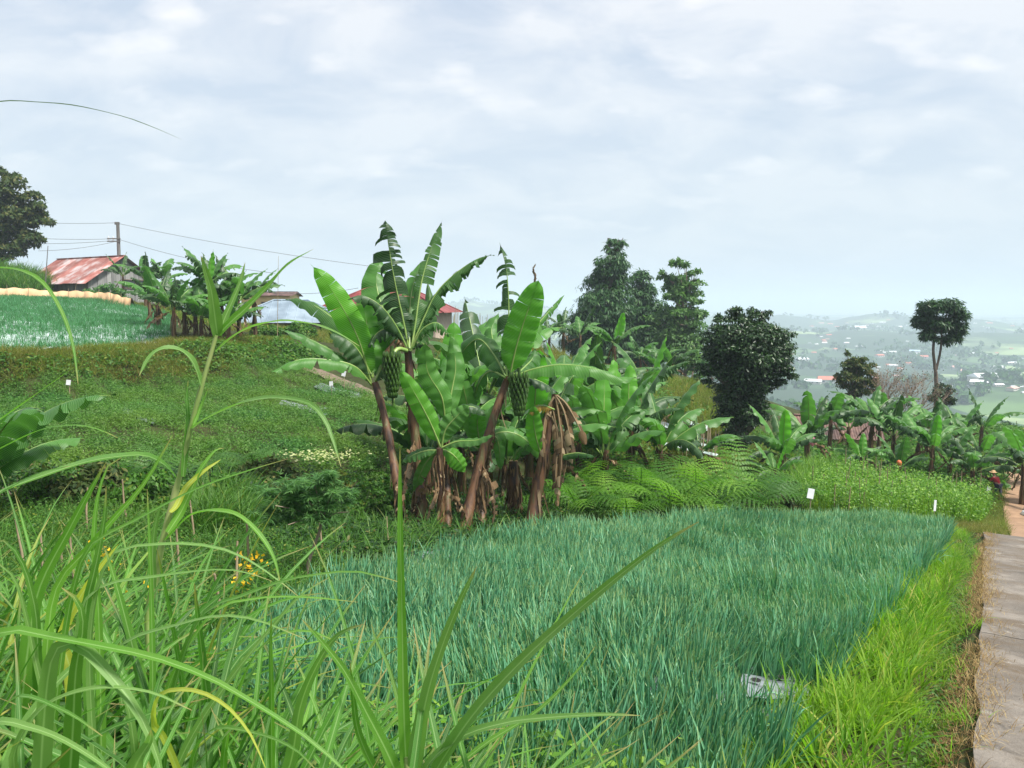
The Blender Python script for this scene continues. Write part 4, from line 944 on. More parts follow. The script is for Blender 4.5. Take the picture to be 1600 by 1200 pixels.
tree('dense dark round crowned tree in front of the hazy valley', L_, 5.4, pblobs(L_, 27.5, [(1165, 545, 68, 48), (1125, 535, 34, 40), (1205, 545, 36, 38), (1160, 500, 26, 24), (1192, 496, 14, 22), (1122, 505, 14, 14), (1220, 580, 26, 30), (1165, 605, 52, 38), (1110, 575, 24, 36), (1150, 650, 34, 34), (1145, 690, 32, 24), (1180, 640, 26, 26), (1165, 560, 55, 55), (1155, 630, 38, 60)]), 52000, .13, 'tree_dark', .16, seed=3, drop=.3)
L_ = on(948, 64)
cone = [(963, 385, 20, 16), (955, 415, 30, 22), (948, 448, 38, 26), (950, 485, 46, 28), (938, 520, 48, 28), (955, 545, 42, 30), (912, 505, 28, 20), (900, 535, 24, 24), (968, 520, 30, 34), (960, 575, 34, 26)]
tree('tallest dark evergreen with drooping layered boughs on the ridge', L_, 12.0, pblobs(L_, 64, [(965, 376, 12, 12)] + cone + [(960, 430, 34, 26), (945, 480, 50, 34), (930, 535, 58, 34)]), 36000, .42, 'tree_cone', .3, seed=4, drop=1.6, asp=.28, per=38)
L_ = on(1003, 68)
tree('second dark evergreen right behind the tallest one', L_, 9.5, pblobs(L_, 68, [(1002, 432, 16, 12), (1002, 455, 24, 20), (1000, 490, 32, 28), (1005, 530, 34, 34), (1010, 560, 30, 24), (1006, 490, 30, 40), (1012, 530, 36, 34)]), 22000, .42, 'tree_cone', .25, seed=5, drop=1.3, asp=.3, per=38)
L_ = on(1070, 62)
tree('airy light green tree with flat open branches right of the evergreens', L_, 9.3, pblobs(L_, 62, [(1062, 414, 22, 8), (1088, 428, 16, 6), (1040, 430, 14, 6), (1064, 440, 32, 9), (1052, 462, 28, 10), (1082, 466, 22, 10), (1060, 490, 38, 12), (1095, 492, 16, 10), (1050, 520, 34, 14), (1080, 535, 28, 18), (1045, 550, 30, 18), (1085, 570, 22, 16), (1020, 500, 20, 14), (1062, 550, 44, 30), (1068, 455, 34, 26), (1066, 505, 40, 30)]), 17000, .34, 'tree_light', .16, 'bark_pale', seed=6, asp=.45, per=50)
tree('thin straight tree below the airy light tree', on(1083, 50), 3.2, pblobs(on(1083, 50), 50, [(1082, 560, 14, 14), (1090, 585, 10, 10)]), 900, .28, 'tree_light', .07, 'bark_pale', seed=16)
L_ = on(12, 64)
tree('big dark olive tree at the left edge above the shed', L_, 8.6, pblobs(L_, 64, [(8, 300, 36, 36), (42, 318, 26, 26), (52, 345, 24, 22), (20, 345, 40, 30), (35, 378, 30, 24), (-20, 330, 40, 50), (0, 390, 40, 24), (58, 370, 14, 12), (15, 275, 20, 16)]), 17000, .36, 'tree_olive', .28, seed=7)
L_ = on(1465, 44)
# slim tree with two thin trunks and a flat topped crown
t = thing('slim_tree', 'slim tree with two bare trunks and a flat topped crown above the right grove', 'tree', L_)
g = Geo(); w0 = lambda px, py, d=44: at(px, py, d) - L_
tube(g, resample([(0, 0, -.3), w0(1463, 610), w0(1462, 580)], 8), np.linspace(.13, .10, 8), 7)
tube(g, resample([w0(1462, 582), w0(1458, 545), w0(1462, 515), w0(1456, 490)], 9), np.linspace(.09, .05, 9), 6)
tube(g, resample([w0(1463, 578), w0(1470, 545), w0(1472, 515), w0(1480, 490)], 9), np.linspace(.07, .04, 9), 6); g.obj('trunk', M['bark'], t)
r_ = np.random.default_rng(8); g = Geo(); bl = pblobs(L_, 44, [(1450, 480, 22, 12), (1480, 478, 24, 12), (1497, 492, 16, 12), (1445, 500, 18, 16), (1470, 505, 28, 18), (1495, 515, 16, 14), (1452, 524, 14, 10), (1485, 530, 18, 9)])
Pp, Nn = crown_points(bl, 8500, r_, .3, 30); cards(g, Pp, Nn + [0, 0, .4], .26 + .14 * r_.random(len(Pp)), .085, 0, .9, r_); g.obj('crown', M['tree_slim'], t)
L_ = on(1470, 42); tree('small round bush like tree at the foot of the slim tree', L_, 1.9, pblobs(L_, 42, [(1474, 612, 14, 16), (1462, 620, 12, 10), (1484, 628, 12, 10)]), 2600, .16, 'tree_dark', .07, seed=9)
L_ = on(1335, 42); tree('rounded olive brown bushy tree between terracotta roof and bare tree', L_, 3.4, pblobs(L_, 42, [(1332, 568, 24, 14), (1350, 580, 22, 16), (1318, 588, 22, 16), (1340, 605, 28, 20), (1365, 600, 16, 22), (1326, 552, 8, 5)]), 6500, .17, 'tree_olive', .1, seed=10)
# bare tree
L_ = on(1402, 41); t = thing('bare_tree', 'leafless grey brown tree with fine twigs between bushy tree and slim tree', 'tree', L_); g = Geo(); r_ = random.Random(4)
def branch(g, p, d, L, r0, depth):
    n = 5; P = [p]; q = np.array(p, float); dd = np.array(d, float)
    for i in range(n): dd = unit(dd + np.array([r_.uniform(-.16, .16), r_.uniform(-.16, .16), r_.uniform(-.04, .14)])); q = q + dd * L / n; P.append(q.copy())
    tube(g, P, np.linspace(r0, r0 * .5, n + 1), 5 if depth > 1 else 3, cap=False)
    if depth == 0: return
    for _ in range(r_.choice([3, 4, 4])):
        i = r_.randint(2, n); nd = unit(dd + np.array([r_.uniform(-.95, .95), r_.uniform(-.95, .95), r_.uniform(-.15, .5)])); branch(g, P[i], nd, L * r_.uniform(.62, .86), r0 * .55, depth - 1)
for (ex, ez) in ((-.55, 1), (-.15, 1.25), (.35, 1), (.75, .75)): branch(g, (0, 0, .2), (ex, .1, ez), 1.75, .05, 4)
tube(g, [(0, 0, -.3), (0, 0, .35)], .08, 6); g.obj('trunk', M['twig'], t)
r2_ = np.random.default_rng(3); V = np.concatenate(g.V); ii = r2_.integers(0, len(V), 900); g = Geo(); cards(g, V[ii], r2_.normal(size=(900, 3)), .09, .05, 0, .3, r2_); g.obj('sparse_leaves', M['ban_dead'], t)
# trees and bushes of the middle distance
for k, (px, d, h, rw, mt, lab) in enumerate([
    (1388, 52, 1.6, 1.1, 'tree_olive', 'low olive bush under the bare tree'), (1430, 50, 1.2, .9, 'tree_dark', 'dark bush left of the slim tree'), (1275, 38, .9, .9, 'tree_cone', 'dark bush behind the bright banana plant'),
    (1110, 60, 2.6, 1.5, 'far_tree', 'bush on the ridge left of the dark round tree'), (1045, 72, 4.5, 2.4, 'tree_cone', 'dark tree low behind the airy light tree'), (985, 76, 5, 2.4, 'tree_cone', 'dark tree filling the gap behind the evergreens'),
    (1592, 60, 4.4, 1.6, 'tree_dark', 'dark tree beyond the right grove at the edge'), (215, 60, 1.5, 1.5, 'tree_olive', 'bush between the shed and the first banana plants'),
    (178, 49.5, 1.3, 1.5, 'feather', 'blue green feathery bush in front of the grey shed'), (155, 50, .8, 1.0, 'feather', 'small feathery bush under the shed wall'), (525, 44, .9, .9, 'weed', 'green bush at the right end of the tin roofed house'), (415, 35, .8, 1.0, 'weed', 'bush on the bank below the tin roofed house'),
    (755, 40, 1.2, 1.4, 'bank', 'yellow green bush on the bank behind the leaning banana'), (470, 38, .9, 1.0, 'weed', 'green bush on the bank left of the drooping leaf')]):
    L_ = on(px, d); b = [(0, 0, h * .6, rw * .7, rw * .7, h * .4), (rw * .5, .1, h * .45, rw * .5, rw * .5, h * .35), (-rw * .5, -.1, h * .45, rw * .5, rw * .5, h * .3), (.1, -.2, h * .3, rw * .8, rw * .7, h * .28)]
    tree(lab, L_, h, b, 2200, .07 + d * .0022, mt, .06, seed=20 + k, name='bush' if h < 3 else 'tree', cat='bush' if h < 3 else 'tree')
for k, (px, py, h, rw, mt, lab) in enumerate([
    (560, 800, .7, .6, 'weed', 'dark green bush left of the slim leaning banana stem'), (520, 775, .6, .6, 'bank', 'yellowish weedy bush behind the feathery shrub'), (600, 790, .55, .5, 'weed', 'low bush at the foot of the leftmost banana stem'),
    (590, 748, .6, .7, 'crop', 'bush at the near edge of the low crop left of the bananas'), (220, 790, .6, .7, 'weed', 'bush in the ditch left of the pale cane'), (120, 785, .7, .8, 'tree_olive', 'dark bush in the ditch at the left'),
    (20, 790, .8, .9, 'weed', 'bush at the left edge below the ribbed banana leaf'), (330, 790, .5, .6, 'weed', 'bush in the ditch right of the pale cane'), (420, 765, .6, .7, 'tree_olive', 'dark bush above the feathery shrub'),
    (930, 800, .5, .6, 'weed', 'low bush at the onion edge between the ferns'), (1195, 800, .55, .7, 'tree_olive', 'dark leafy bush left of the white sign'), (1225, 770, .6, .7, 'weed', 'green bush behind the white sign')]):
    L_ = gp(px, py + 10, 3); b = [(0, 0, h * .6, rw * .7, rw * .7, h * .4), (rw * .5, .1, h * .45, rw * .5, rw * .5, h * .35), (-rw * .5, -.1, h * .45, rw * .5, rw * .5, h * .3), (.1, -.2, h * .3, rw * .8, rw * .7, h * .28)]
    tree(lab, L_, h, b, 2600, .055 + .03 * (k % 3), mt, .02, seed=60 + k, name='bush', cat='bush')
# feathery shrub on a slanting trunk
L_ = gp(480, 912); d = L_[1]; t = thing('feathery_shrub', 'blue green feathery shrub on a thin slanting trunk left of the onion field', 'shrub', L_); g = Geo(); w1 = lambda px, py, dd=0: at(px, py, d + dd) - L_
tube(g, resample([(0, 0, -.1), w1(482, 880), w1(500, 828), w1(503, 800)], 9), np.linspace(.022, .012, 9), 6)
for e in ((430, 790), (460, 760), (520, 770), (545, 800), (490, 750), (450, 820)): tube(g, resample([w1(503, 815), w1((503 + e[0]) / 2, (815 + e[1]) / 2 - 5), w1(*e, rnd.uniform(-.3, .3))], 6), np.linspace(.011, .004, 6), 4, cap=False)
g.obj('trunk', M['bark_pale'], t); g = Geo(); r_ = np.random.default_rng(2)
bl = pblobs(L_, d, [(480, 770, 60, 30), (440, 795, 40, 34), (525, 790, 36, 30), (480, 805, 55, 26), (500, 750, 35, 18), (420, 770, 25, 22)])
Pp, Nn = crown_points(bl, 1150, r_, .0, 11); az = r_.random(len(Pp)) * 6.28; k = 9
for j in range(k):   # each leaf: a fan of narrow leaflets
    strips(g, Pp, az + (j - k / 2) * .28, r_.uniform(-.35, .7, len(Pp)), (.06 + .05 * r_.random(len(Pp))), .007, .6, 3, 2, roll=r_.normal(0, .5, len(Pp)), prof=prof_leaf)
g.obj('crown', M['feather'], t)

# far woods in the valley
def woods():
    g = Geo(); r = np.random.default_rng(12); n = 5200
    az = np.radians(r.uniform(-9, 40, n)); rr = np.exp(r.uniform(np.log(170), np.log(3300), n)); x, y = rr * np.sin(az), rr * np.cos(az)
    keep = fbm(x / 130, y / 130, 3, 77) > .47; x, y, rr = x[keep], y[keep], rr[keep]; z = ground_z(x, y)
    for X, Y, Zz, Q in zip(x, y, z, rr):
        s_ = r.uniform(2.2, 4.5) * (1 + Q / 2500); k = 34 if Q < 900 else 16
        dd = unit(r.normal(size=(k, 3))); dd[:, 2] = np.abs(dd[:, 2]); P = np.array([X, Y, Zz + s_ * .5]) + dd * [s_, s_, s_ * .9] * (.6 + .4 * r.random((k, 1)))
        cards(g, P, dd + r.normal(size=(k, 3)) * .3, s_ * .8, s_ * .7, 0, .2, r)
    tag(g.obj('distant_woods', M['far_tree']), kind='stuff')
woods()
# ------------------------------------------------------------------ the onion field in the foreground
def fieldpoly(rows): return [gp(*p) for p in rows]
ONI = fieldpoly([(1235, 1190), (1300, 1090), (1380, 985), (1440, 905), (1488, 846), (1470, 832), (1380, 824), (1265, 822), (1160, 826), (1050, 832), (930, 842), (830, 852), (730, 870), (650, 892), (570, 925), (500, 958), (430, 1000), (340, 1060), (250, 1130), (150, 1280)])
ONI = ONI + [np.array([-.9, 2.2, 0]), np.array([.75, 2.6, 0])]
def onions():
    r = np.random.default_rng(21); s0, t0 = [], []
    # rows run down the slope, plants 12 cm apart on beds one metre wide
    P = []
    for t_ in np.arange(.6, 9, .105):
        if (t_ % 1.25) < .05: continue
        s_ = np.arange(0, 19, .085); x, y = xy(s_ + r.normal(0, .03, len(s_)), t_ + r.normal(0, .03, len(s_))); P.append(np.column_stack([x, y]))
    P = np.concatenate(P); P = P[inpoly(P[:, 0], P[:, 1], [p[:2] for p in ONI])]
    # a bare corner where the plastic shows near the right front
    hole = gp(1205, 1108, 2); P = P[np.hypot((P[:, 0] - hole[0] - .04) / .42, (P[:, 1] - hole[1] + .30) / .66) > 1]
    thin = fbm(P[:, 0] * .9, P[:, 1] * .9, 2, 6); P = P[(thin > .24) | (r.random(len(P)) < .5)]
    x, y = P[:, 0], P[:, 1]; z = ground_z(x, y); d = np.hypot(x, y); dsel = np.where(d < 7, 10, np.where(d < 12, 9, 8))
    idx = np.repeat(np.arange(len(P)), dsel); m_ = len(idx); dd = d[idx]
    base = np.column_stack([x[idx] + r.normal(0, .016, m_), y[idx] + r.normal(0, .016, m_), z[idx]])
    size = (.62 + .75 * fbm(x * 1.3, y * 1.3, 3, 44))[idx]
    wind = (fbm(x * .45, y * .45, 3, 19) * 14)[idx]; az = wind + r.normal(0, 1.25, m_); tilt = (fbm(x * .8, y * .8, 3, 29))[idx]; el = np.clip(1.50 - np.abs(r.normal(0, .17, m_)) - .18 * tilt, .5, 1.55); L = size * r.uniform(.28, .48, m_); bend = np.clip(r.normal(.12, .22, m_), -.2, 1.0)
    # outer leaves of the field flop over
    fl = r.random(m_) < .04; bend[fl] = r.uniform(1.2, 2.4, fl.sum())
    W = r.uniform(.011, .021, m_) * np.where(dd > 9, 1.35, 1.0)
    nearm = dd < 6.5; g = Geo()
    strips(g, base[nearm], az[nearm], el[nearm], L[nearm], W[nearm], bend[nearm], 5, 3, r.normal(0, .6, nearm.sum()), .45, prof_onion)
    f_ = ~nearm; strips(g, base[f_], az[f_], el[f_], L[f_], W[f_], bend[f_], 3, 2, r.normal(0, .7, f_.sum()), prof=prof_onion)
    tag(g.obj('onion_crop', M['onion']), kind='stuff')
    return P
ONP = onions()
# silver plastic mulch under the onions, in strips between the beds
for t_ in np.arange(.95, 5.5, 1.25):
    for (sa, sb) in ((1.2, 18.2),):
        k_ = max(0, t_ - 1.6); q = [xy(sa + k_ * 1.3, t_), xy(sb - k_ * 2.6, t_), xy(sb - k_ * 2.6, t_ + 1.1), xy(sa + k_ * 1.3 + .8, t_ + 1.1)]
        sheet('plastic_mulch', [(a, b, 0) for a, b in q], M['mulch'], .05, .02)
q = [gp(1150, 1110, 2), gp(1265, 1108, 2), gp(1262, 1074, 2), gp(1160, 1076, 2)]
o = sheet('plastic_mulch', q, M['mulch'], .06, .09)
for k, (px, py) in enumerate(((1180, 1090), (1222, 1084))):
    c = gp(px, py, 2); g = Geo(); a = np.linspace(0, 6.28, 15)[:-1]; V = np.column_stack([c[0] + np.cos(a) * .032, c[1] + np.sin(a) * .032, np.full(14, c[2] + .112)]); g.add(np.vstack([V, c + [0, 0, .10]]), [[i, (i + 1) % 14, 14] for i in range(14)])
    g.obj('planting_hole', M['black'], o)

# ------------------------------------------------------------------ bright verge, dry grass and weeds along the path
def verge():
    r = np.random.default_rng(5); g = Geo(); n = 2000
    s_ = r.uniform(1.5, 19.2, n) ; s_ = 1.5 + (s_ - 1.5) * np.sqrt(r.random(n)) ** .3; t_ = np.clip(r.normal(.54, .19, n), .02, .92); s_ = s_ + 0
    k = fbm(s_ * 1.5, t_ * 3, 3, 60); keep = k > .44; s_, t_ = s_[keep], t_[keep]; n = len(s_); x, y = xy(s_, t_)
    per = 19; i = np.repeat(np.arange(n), per); m_ = len(i); bx = x[i] + r.normal(0, .03, m_); by = y[i] + r.normal(0, .03, m_)
    strips(g, np.column_stack([bx, by, ground_z(bx, by)]), r.random(m_) * 6.28, r.uniform(.6, 1.45, m_), r.uniform(.08, .26, m_) * (.7 + .5 * (k[keep])[i]), r.uniform(.004, .011, m_), r.uniform(.1, 1.1, m_), 4, 2, r.normal(0, .4, m_))
    # coarse tufts near the camera
    n = 420; s_ = r.uniform(2.0, 12, n); t_ = r.uniform(.3, .95, n); x, y = xy(s_, t_); i = np.repeat(np.arange(n), 9); m_ = len(i); bx = x[i] + r.normal(0, .02, m_); by = y[i] + r.normal(0, .02, m_)
    strips(g, np.column_stack([bx, by, ground_z(bx, by)]), r.random(m_) * 6.28, r.uniform(.7, 1.5, m_), r.uniform(.12, .36, m_), r.uniform(.010, .020, m_), r.uniform(.1, .9, m_), 5, 3, r.normal(0, .3, m_))
    tag(g.obj('verge_grass', M['verge']), kind='stuff')
    g = Geo(); n = 36000; s_ = r.uniform(2.2, 19, n); t_ = np.where(r.random(n) < .6, r.normal(.04, .12, n) + .16 * (fbm(s_ * 1.1, s_ * 0, 3, 91) - .4), r.uniform(.1, 1.0, n)); p_ = fbm(s_ * 1.3, t_ * 2, 3, 61)
    keep = (t_ > -.28) & ((p_ > .41) | ((t_ < .20) & (fbm(s_ * 2.3, t_ * 4, 3, 92) > .40))); s_, t_ = s_[keep], t_[keep]; m_ = len(s_); x, y = xy(s_, t_); z = ground_z(x, y); z = np.where(t_ < .0, plane_z(x, y) + .045, z)
    strips(g, np.column_stack([x, y, z]), r.random(m_) * 6.28, r.uniform(.1, 1.3, m_), r.uniform(.03, .12, m_), r.uniform(.002, .005, m_), r.uniform(0, 1.4, m_), 3, 2)
    tag(g.obj('dry_verge_grass', M['dry_grass']), kind='stuff')
    g = Geo(); n = 20000; s_ = r.uniform(2, 19, n); t_ = np.where(r.random(n) < .5, r.normal(.22, .06, n), r.uniform(.85, 1.25, n)); x, y = xy(s_, t_); z = ground_z(x, y) + r.random(n) * .07
    nn = r.normal(size=(n, 3)) * .5 + [0, 0, 1]; cards(g, np.column_stack([x, y, z]), nn, r.uniform(.015, .035, n), .02, 0, .1, r)
    tag(g.obj('creeping_weeds', M['weed']), kind='stuff')
verge()

def cover(name, poly, n, mat_, L, W, n2=3, el=(.5, 1.45), bend=(.2, 1.2), clump=1, cr=.05, seed=1, dens=None, zoff=0, k=2, prof=prof_blade):
    r = np.random.default_rng(seed); c = scatter(poly, n // clump, r, dens); i = np.repeat(np.arange(len(c)), clump); m_ = len(i)
    B = c[i] + np.column_stack([r.normal(0, cr, m_), r.normal(0, cr, m_), np.full(m_, zoff)])
    g = Geo(); strips(g, B, r.random(m_) * 6.28, r.uniform(*el, m_), r.uniform(*L, m_), r.uniform(*W, m_), r.uniform(*bend, m_), n2, k, r.normal(0, .4, m_), prof=prof)
    return tag(g.obj(name, M[mat_]), kind='stuff')
def bushy(name, poly, n, mat_, h, leaf, per=14, spread=.12, seed=1, dens=None, rows=None, asp=.55):
    """small plants: a dome of leaf cards over every point"""
    r = np.random.default_rng(seed); c = scatter(poly, n, r, dens)
    i = np.repeat(np.arange(len(c)), per); m_ = len(i); hh = r.uniform(*h, len(c))[i]; d = unit(r.normal(size=(m_, 3))); d[:, 2] = np.abs(d[:, 2])
    B = c[i] + d * np.column_stack([np.full(m_, spread), np.full(m_, spread), hh]) * (r.random((m_, 1)) ** .4)
    g = Geo(); cards(g, B, d * .7 + r.normal(size=(m_, 3)) * .35 + [0, 0, .5], r.uniform(*leaf, m_), np.mean(leaf) * asp, 0, .15, r)
    return tag(g.obj(name, M[mat_]), kind='stuff')
W_ = lambda rows: [gp(*p) for p in rows]
bushy('gap_weeds', [gp(1140, 1118, 2), gp(1270, 1112, 2), gp(1260, 1190, 2), gp(1150, 1190, 2)], 110, 'weed', (.02, .09), (.02, .035), 22, .06, 140)
# the low crop on the left, thinner where the plastic shows
LOW = W_([(-200, 745), (60, 745), (300, 748), (560, 745), (640, 720), (690, 690), (650, 645), (560, 605), (480, 575), (430, 566), (330, 592), (200, 604), (0, 616), (-200, 640)])
bare = lambda x, y: np.where(fbm(x * .30, y * .55, 3, 71) > .42, 1.0, .3) * np.where(((x * .80 + y * .60 + fbm(x * .5, y * .5, 2, 3) * .8) % .85) < .55, 1, .16)
bushy('low_crop', LOW, 8000, 'crop', (.12, .34), (.04, .09), 26, .20, 31, bare, asp=.35)
cover('low_crop_shoots', LOW, 42000, 'crop', (.10, .28), (.008, .016), 3, clump=12, cr=.09, seed=32, dens=bare)
for a, b, c, d in (((195, 640), (250, 655), (240, 668), (190, 652)), ((440, 628), (520, 640), (510, 652), (430, 640)), ((500, 600), (570, 618), (560, 626), (490, 608))):
    sheet('plastic_mulch', [gp(*a), gp(*b), gp(*c), gp(*d)], M['mulch'], .04, .05)
# bank between the low crop and the upper terrace
BANK = W_([(-200, 636), (0, 614), (200, 604), (330, 592), (430, 566), (450, 530), (330, 532), (270, 545), (200, 553), (110, 560), (0, 556), (-200, 560)])
cover('bank_grass', BANK, 52000, 'bank', (.10, .32), (.008, .02), 3, clump=12, cr=.10, seed=33)
bushy('bank_weeds', BANK, 900, 'weed', (.08, .3), (.08, .16), 14, .2, 34)
# upper terrace
UP = W_([(-200, 556), (0, 550), (100, 548), (200, 541), (268, 533), (275, 512), (262, 492), (200, 478), (100, 468), (0, 464), (-200, 462)])
q = W_([(-150, 552), (268, 535), (262, 492), (-150, 466)])
def terrace_sheet():
    U, V_ = np.meshgrid(np.linspace(0, 1, 90), np.linspace(0, 1, 90)); U = U[..., None]; V_ = V_[..., None]
    P = (q[0] * (1 - U) + q[1] * U) * (1 - V_) + (q[3] * (1 - U) + q[2] * U) * V_
    P[..., 2] = ground_z(P[..., 0], P[..., 1]) + .05 + .02 * np.sin((P[..., 1]) * 5.2)
    i = np.arange(8100).reshape(90, 90); g = Geo(); g.add(P.reshape(-1, 3), np.stack([i[:-1, :-1], i[:-1, 1:], i[1:, 1:], i[1:, :-1]], -1).reshape(-1, 4)); tag(g.obj('plastic_mulch', M['mulch_far']), kind='structure')
terrace_sheet()
yy = lambda x, y: np.where((y * 1.2 % 1.0) < .72, 1, .25) * np.clip(.30 + (y - 24) / 14, .3, 1)
cover('upper_onion_crop', UP, 95000, 'onion_far', (.16, .30), (.011, .02), 2, (.9, 1.5), (.0, .6), 5, .05, 35, yy, .04, prof=prof_onion)
LIP = W_([(-200, 566), (0, 560), (100, 562), (200, 556), (300, 545), (330, 530), (268, 534), (200, 543), (100, 550), (0, 551), (-200, 552)])
cover('terrace_lip_grass', LIP, 22000, 'bank', (.12, .38), (.010, .02), 3, clump=12, cr=.08, seed=133)
# edge of the terrace, in front of houses and clump
EDGE = W_([(262, 545), (330, 540), (440, 536), (520, 560), (470, 568), (330, 575)])
bushy('edge_weeds', EDGE, 600, 'weed', (.1, .35), (.10, .18), 14, .25, 36)
BEH = [on(150, 50), on(270, 42), on(420, 37), on(560, 36), on(560, 44), on(420, 44), on(270, 50), on(150, 56)]
cover('terrace_grass', BEH, 22000, 'bank', (.15, .45), (.015, .03), 3, clump=12, cr=.12, seed=37)
HED = [on(-120, 50), on(58, 50.5), on(90, 55), on(80, 60), on(-120, 60)]
cover('tall_hedge_grass', HED, 11000, 'weed', (.6, 1.8), (.03, .06), 4, (1.0, 1.5), (.3, 1.6), 8, .15, 38)
# undergrowth on the slopes round and behind the big bananas
GUL = [gp(560, 905), gp(700, 852), gp(850, 832), gp(1000, 812), gp(1160, 800), on(1160, 19), on(1000, 19), on(820, 16.5), on(660, 14.5), on(560, 13.5), gp(380, 775), gp(420, 850)]
bushy('undergrowth', GUL, 3600, 'weed_dark_shaded', (.08, .30), (.05, .12), 16, .16, 39)
cover('undergrowth_grass', GUL, 9000, 'weed', (.15, .55), (.008, .018), 4, clump=9, cr=.06, seed=40)
SLO = [on(640, 17), on(900, 18), on(1150, 19.5), on(1260, 21.5), on(1250, 30), on(1080, 40), on(860, 58), on(740, 50), on(660, 30)]
bushy('slope_weeds', SLO, 4200, 'weed', (.1, .4), (.10, .22), 13, .28, 41)
cover('slope_grass', SLO, 30000, 'bank', (.2, .6), (.015, .035), 3, clump=10, cr=.14, seed=42)
RID = [on(700, 34), on(860, 34), on(880, 44), on(700, 42)]
cover('yellow_bank_grass', RID, 14000, 'bank', (.3, .9), (.02, .04), 3, clump=10, cr=.16, seed=43)
MID = [on(1060, 30), on(1130, 29), on(1140, 40), on(1040, 42)]
cover('bright_bank_grass', MID, 9000, 'bank', (.3, .7), (.02, .045), 3, clump=10, cr=.16, seed=44)
RG = [on(1215, 22), on(1330, 21.5), on(1560, 21.5), on(1700, 22), on(1700, 46), on(1300, 50), on(1220, 38)]
def clear_(x, y):   # the dirt path and the patch where somebody works stay open
    s, t = st(x, y); px = x / y * 1203 + 800
    return np.where(((t < -.45) & (t > -1.6) & (s < 34)) | ((px > 1560) & (px < 1582) & (y < 23.6)), 0.0, 1.0)
bushy('grove_undergrowth', RG, 4200, 'weed', (.1, .5), (.12, .24), 13, .3, 45, clear_)
cover('grove_grass', RG, 26000, 'weed', (.2, .6), (.015, .035), 3, clump=10, cr=.16, seed=46, dens=clear_)
HUMP = [on(1240, 20), on(1320, 20.5), on(1345, 24), on(1290, 25), on(1240, 23)]
cover('feathery_weeds', HUMP, 9000, 'bean', (.3, .8), (.008, .018), 4, clump=14, cr=.16, seed=47)
# plot at the left front: staked vegetables run to weeds
PLOT = [gp(500, 930), gp(560, 905), gp(430, 850), gp(350, 775), gp(100, 770), gp(-150, 780), gp(-150, 1050, 2), gp(200, 1080, 2), gp(330, 1040, 2)]
bushy('vegetable_weeds', PLOT, 6500, 'weed', (.06, .34), (.02, .055), 22, .13, 48)
cover('plot_grass', PLOT, 20000, 'weed', (.12, .45), (.005, .012), 4, clump=9, cr=.05, seed=49)
DARK = [gp(-100, 760), gp(110, 755), gp(330, 758), gp(560, 760), gp(600, 800), gp(330, 800), gp(100, 805), gp(-100, 805)]
bushy('ditch_weeds', DARK, 1500, 'weed_dark_shaded', (.15, .5), (.05, .12), 18, .2, 50)
TUF = [gp(300, 800), gp(390, 790), gp(400, 845), gp(300, 850)]
cover('coarse_grass', TUF, 2400, 'weed', (.3, .75), (.012, .022), 5, (1.0, 1.5), (.4, 1.5), 12, .05, 51, k=3)
g = Geo(); r_ = np.random.default_rng(77)
for (px, py, n_) in ((395, 910, 30), (380, 940, 16), (155, 905, 18), (150, 880, 12), (225, 960, 16)):
    c = gp(px, py + 10, 3); P = c + np.column_stack([r_.normal(0, .06, n_), r_.normal(0, .06, n_), .12 + .2 * r_.random(n_)]); cards(g, P, r_.normal(size=(n_, 3)) + [0, -.6, .6], .045, .04, 0, 0, r_)
tag(g.obj('yellow_flowers', M['yellow']), kind='stuff')

END = [np.array(xy(*q)) for q in ((19.15, -.45), (19.15, 2.2), (21, 2.4), (24, .6), (33, .8), (33, -.5))]
cover('path_end_grass', END, 30000, 'bank', (.08, .25), (.006, .012), 3, clump=9, cr=.05, seed=134)
# ------------------------------------------------------------------ bean plot by the right grove
BEAN = [on(1262, 17.4), on(1400, 16.8), on(1545, 18.6), on(1560, 21.4), on(1400, 22.5), on(1290, 21.5)]
def beans():
    r = np.random.default_rng(52); c = scatter(BEAN, 640, r); g = Geo(); n_ = len(c)
    hh = r.uniform(.45, .95, n_); per = 44; i = np.repeat(np.arange(n_), per); m_ = len(i); f = r.random(m_) ** .6
    B = c[i] + np.column_stack([r.normal(0, .09, m_), r.normal(0, .09, m_), hh[i] * f]); nn = r.normal(size=(m_, 3)) * .5 + [0, -.3, .9]
    cards(g, B, nn, r.uniform(.035, .08, m_), .045, 0, .5, r); tag(g.obj('bean_crop', M['bean']), kind='stuff')
    g = Geo(); c2 = scatter(BEAN, 9000, r); strips(g, c2, r.random(len(c2)) * 6.28, r.uniform(1.2, 1.55, len(c2)), r.uniform(.35, .85, len(c2)), .012, .15, 3, 2); tag(g.obj('bean_stalks', M['verge']), kind='stuff')
beans()
sg = Geo(); tube(sg, [(0, 0, -.1), (.01, 0, .5), (-.005, .01, 1.0)], [.013, .012, .009], 5); STAKE = sg.mesh('stake', M['bamboo'])
def stakes(spots, group, lab, h=(.8, 1.1), seed=1, name='bamboo_stake'):
    r = random.Random(seed)
    for i, q in enumerate(spots):
        o = link(name, STAKE, None, q, (r.uniform(-.09, .09), r.uniform(-.09, .09), r.uniform(0, 6)), (1, 1, r.uniform(*h)))
        tag(o, lab if isinstance(lab, str) else lab[i], 'stake', group)
r_ = np.random.default_rng(53)
stakes(scatter(BEAN, 46, r_), 'stakes in the bean plot', 'thin bamboo stake standing among the bean plants beside the right grove', (.7, 1.15), 2)
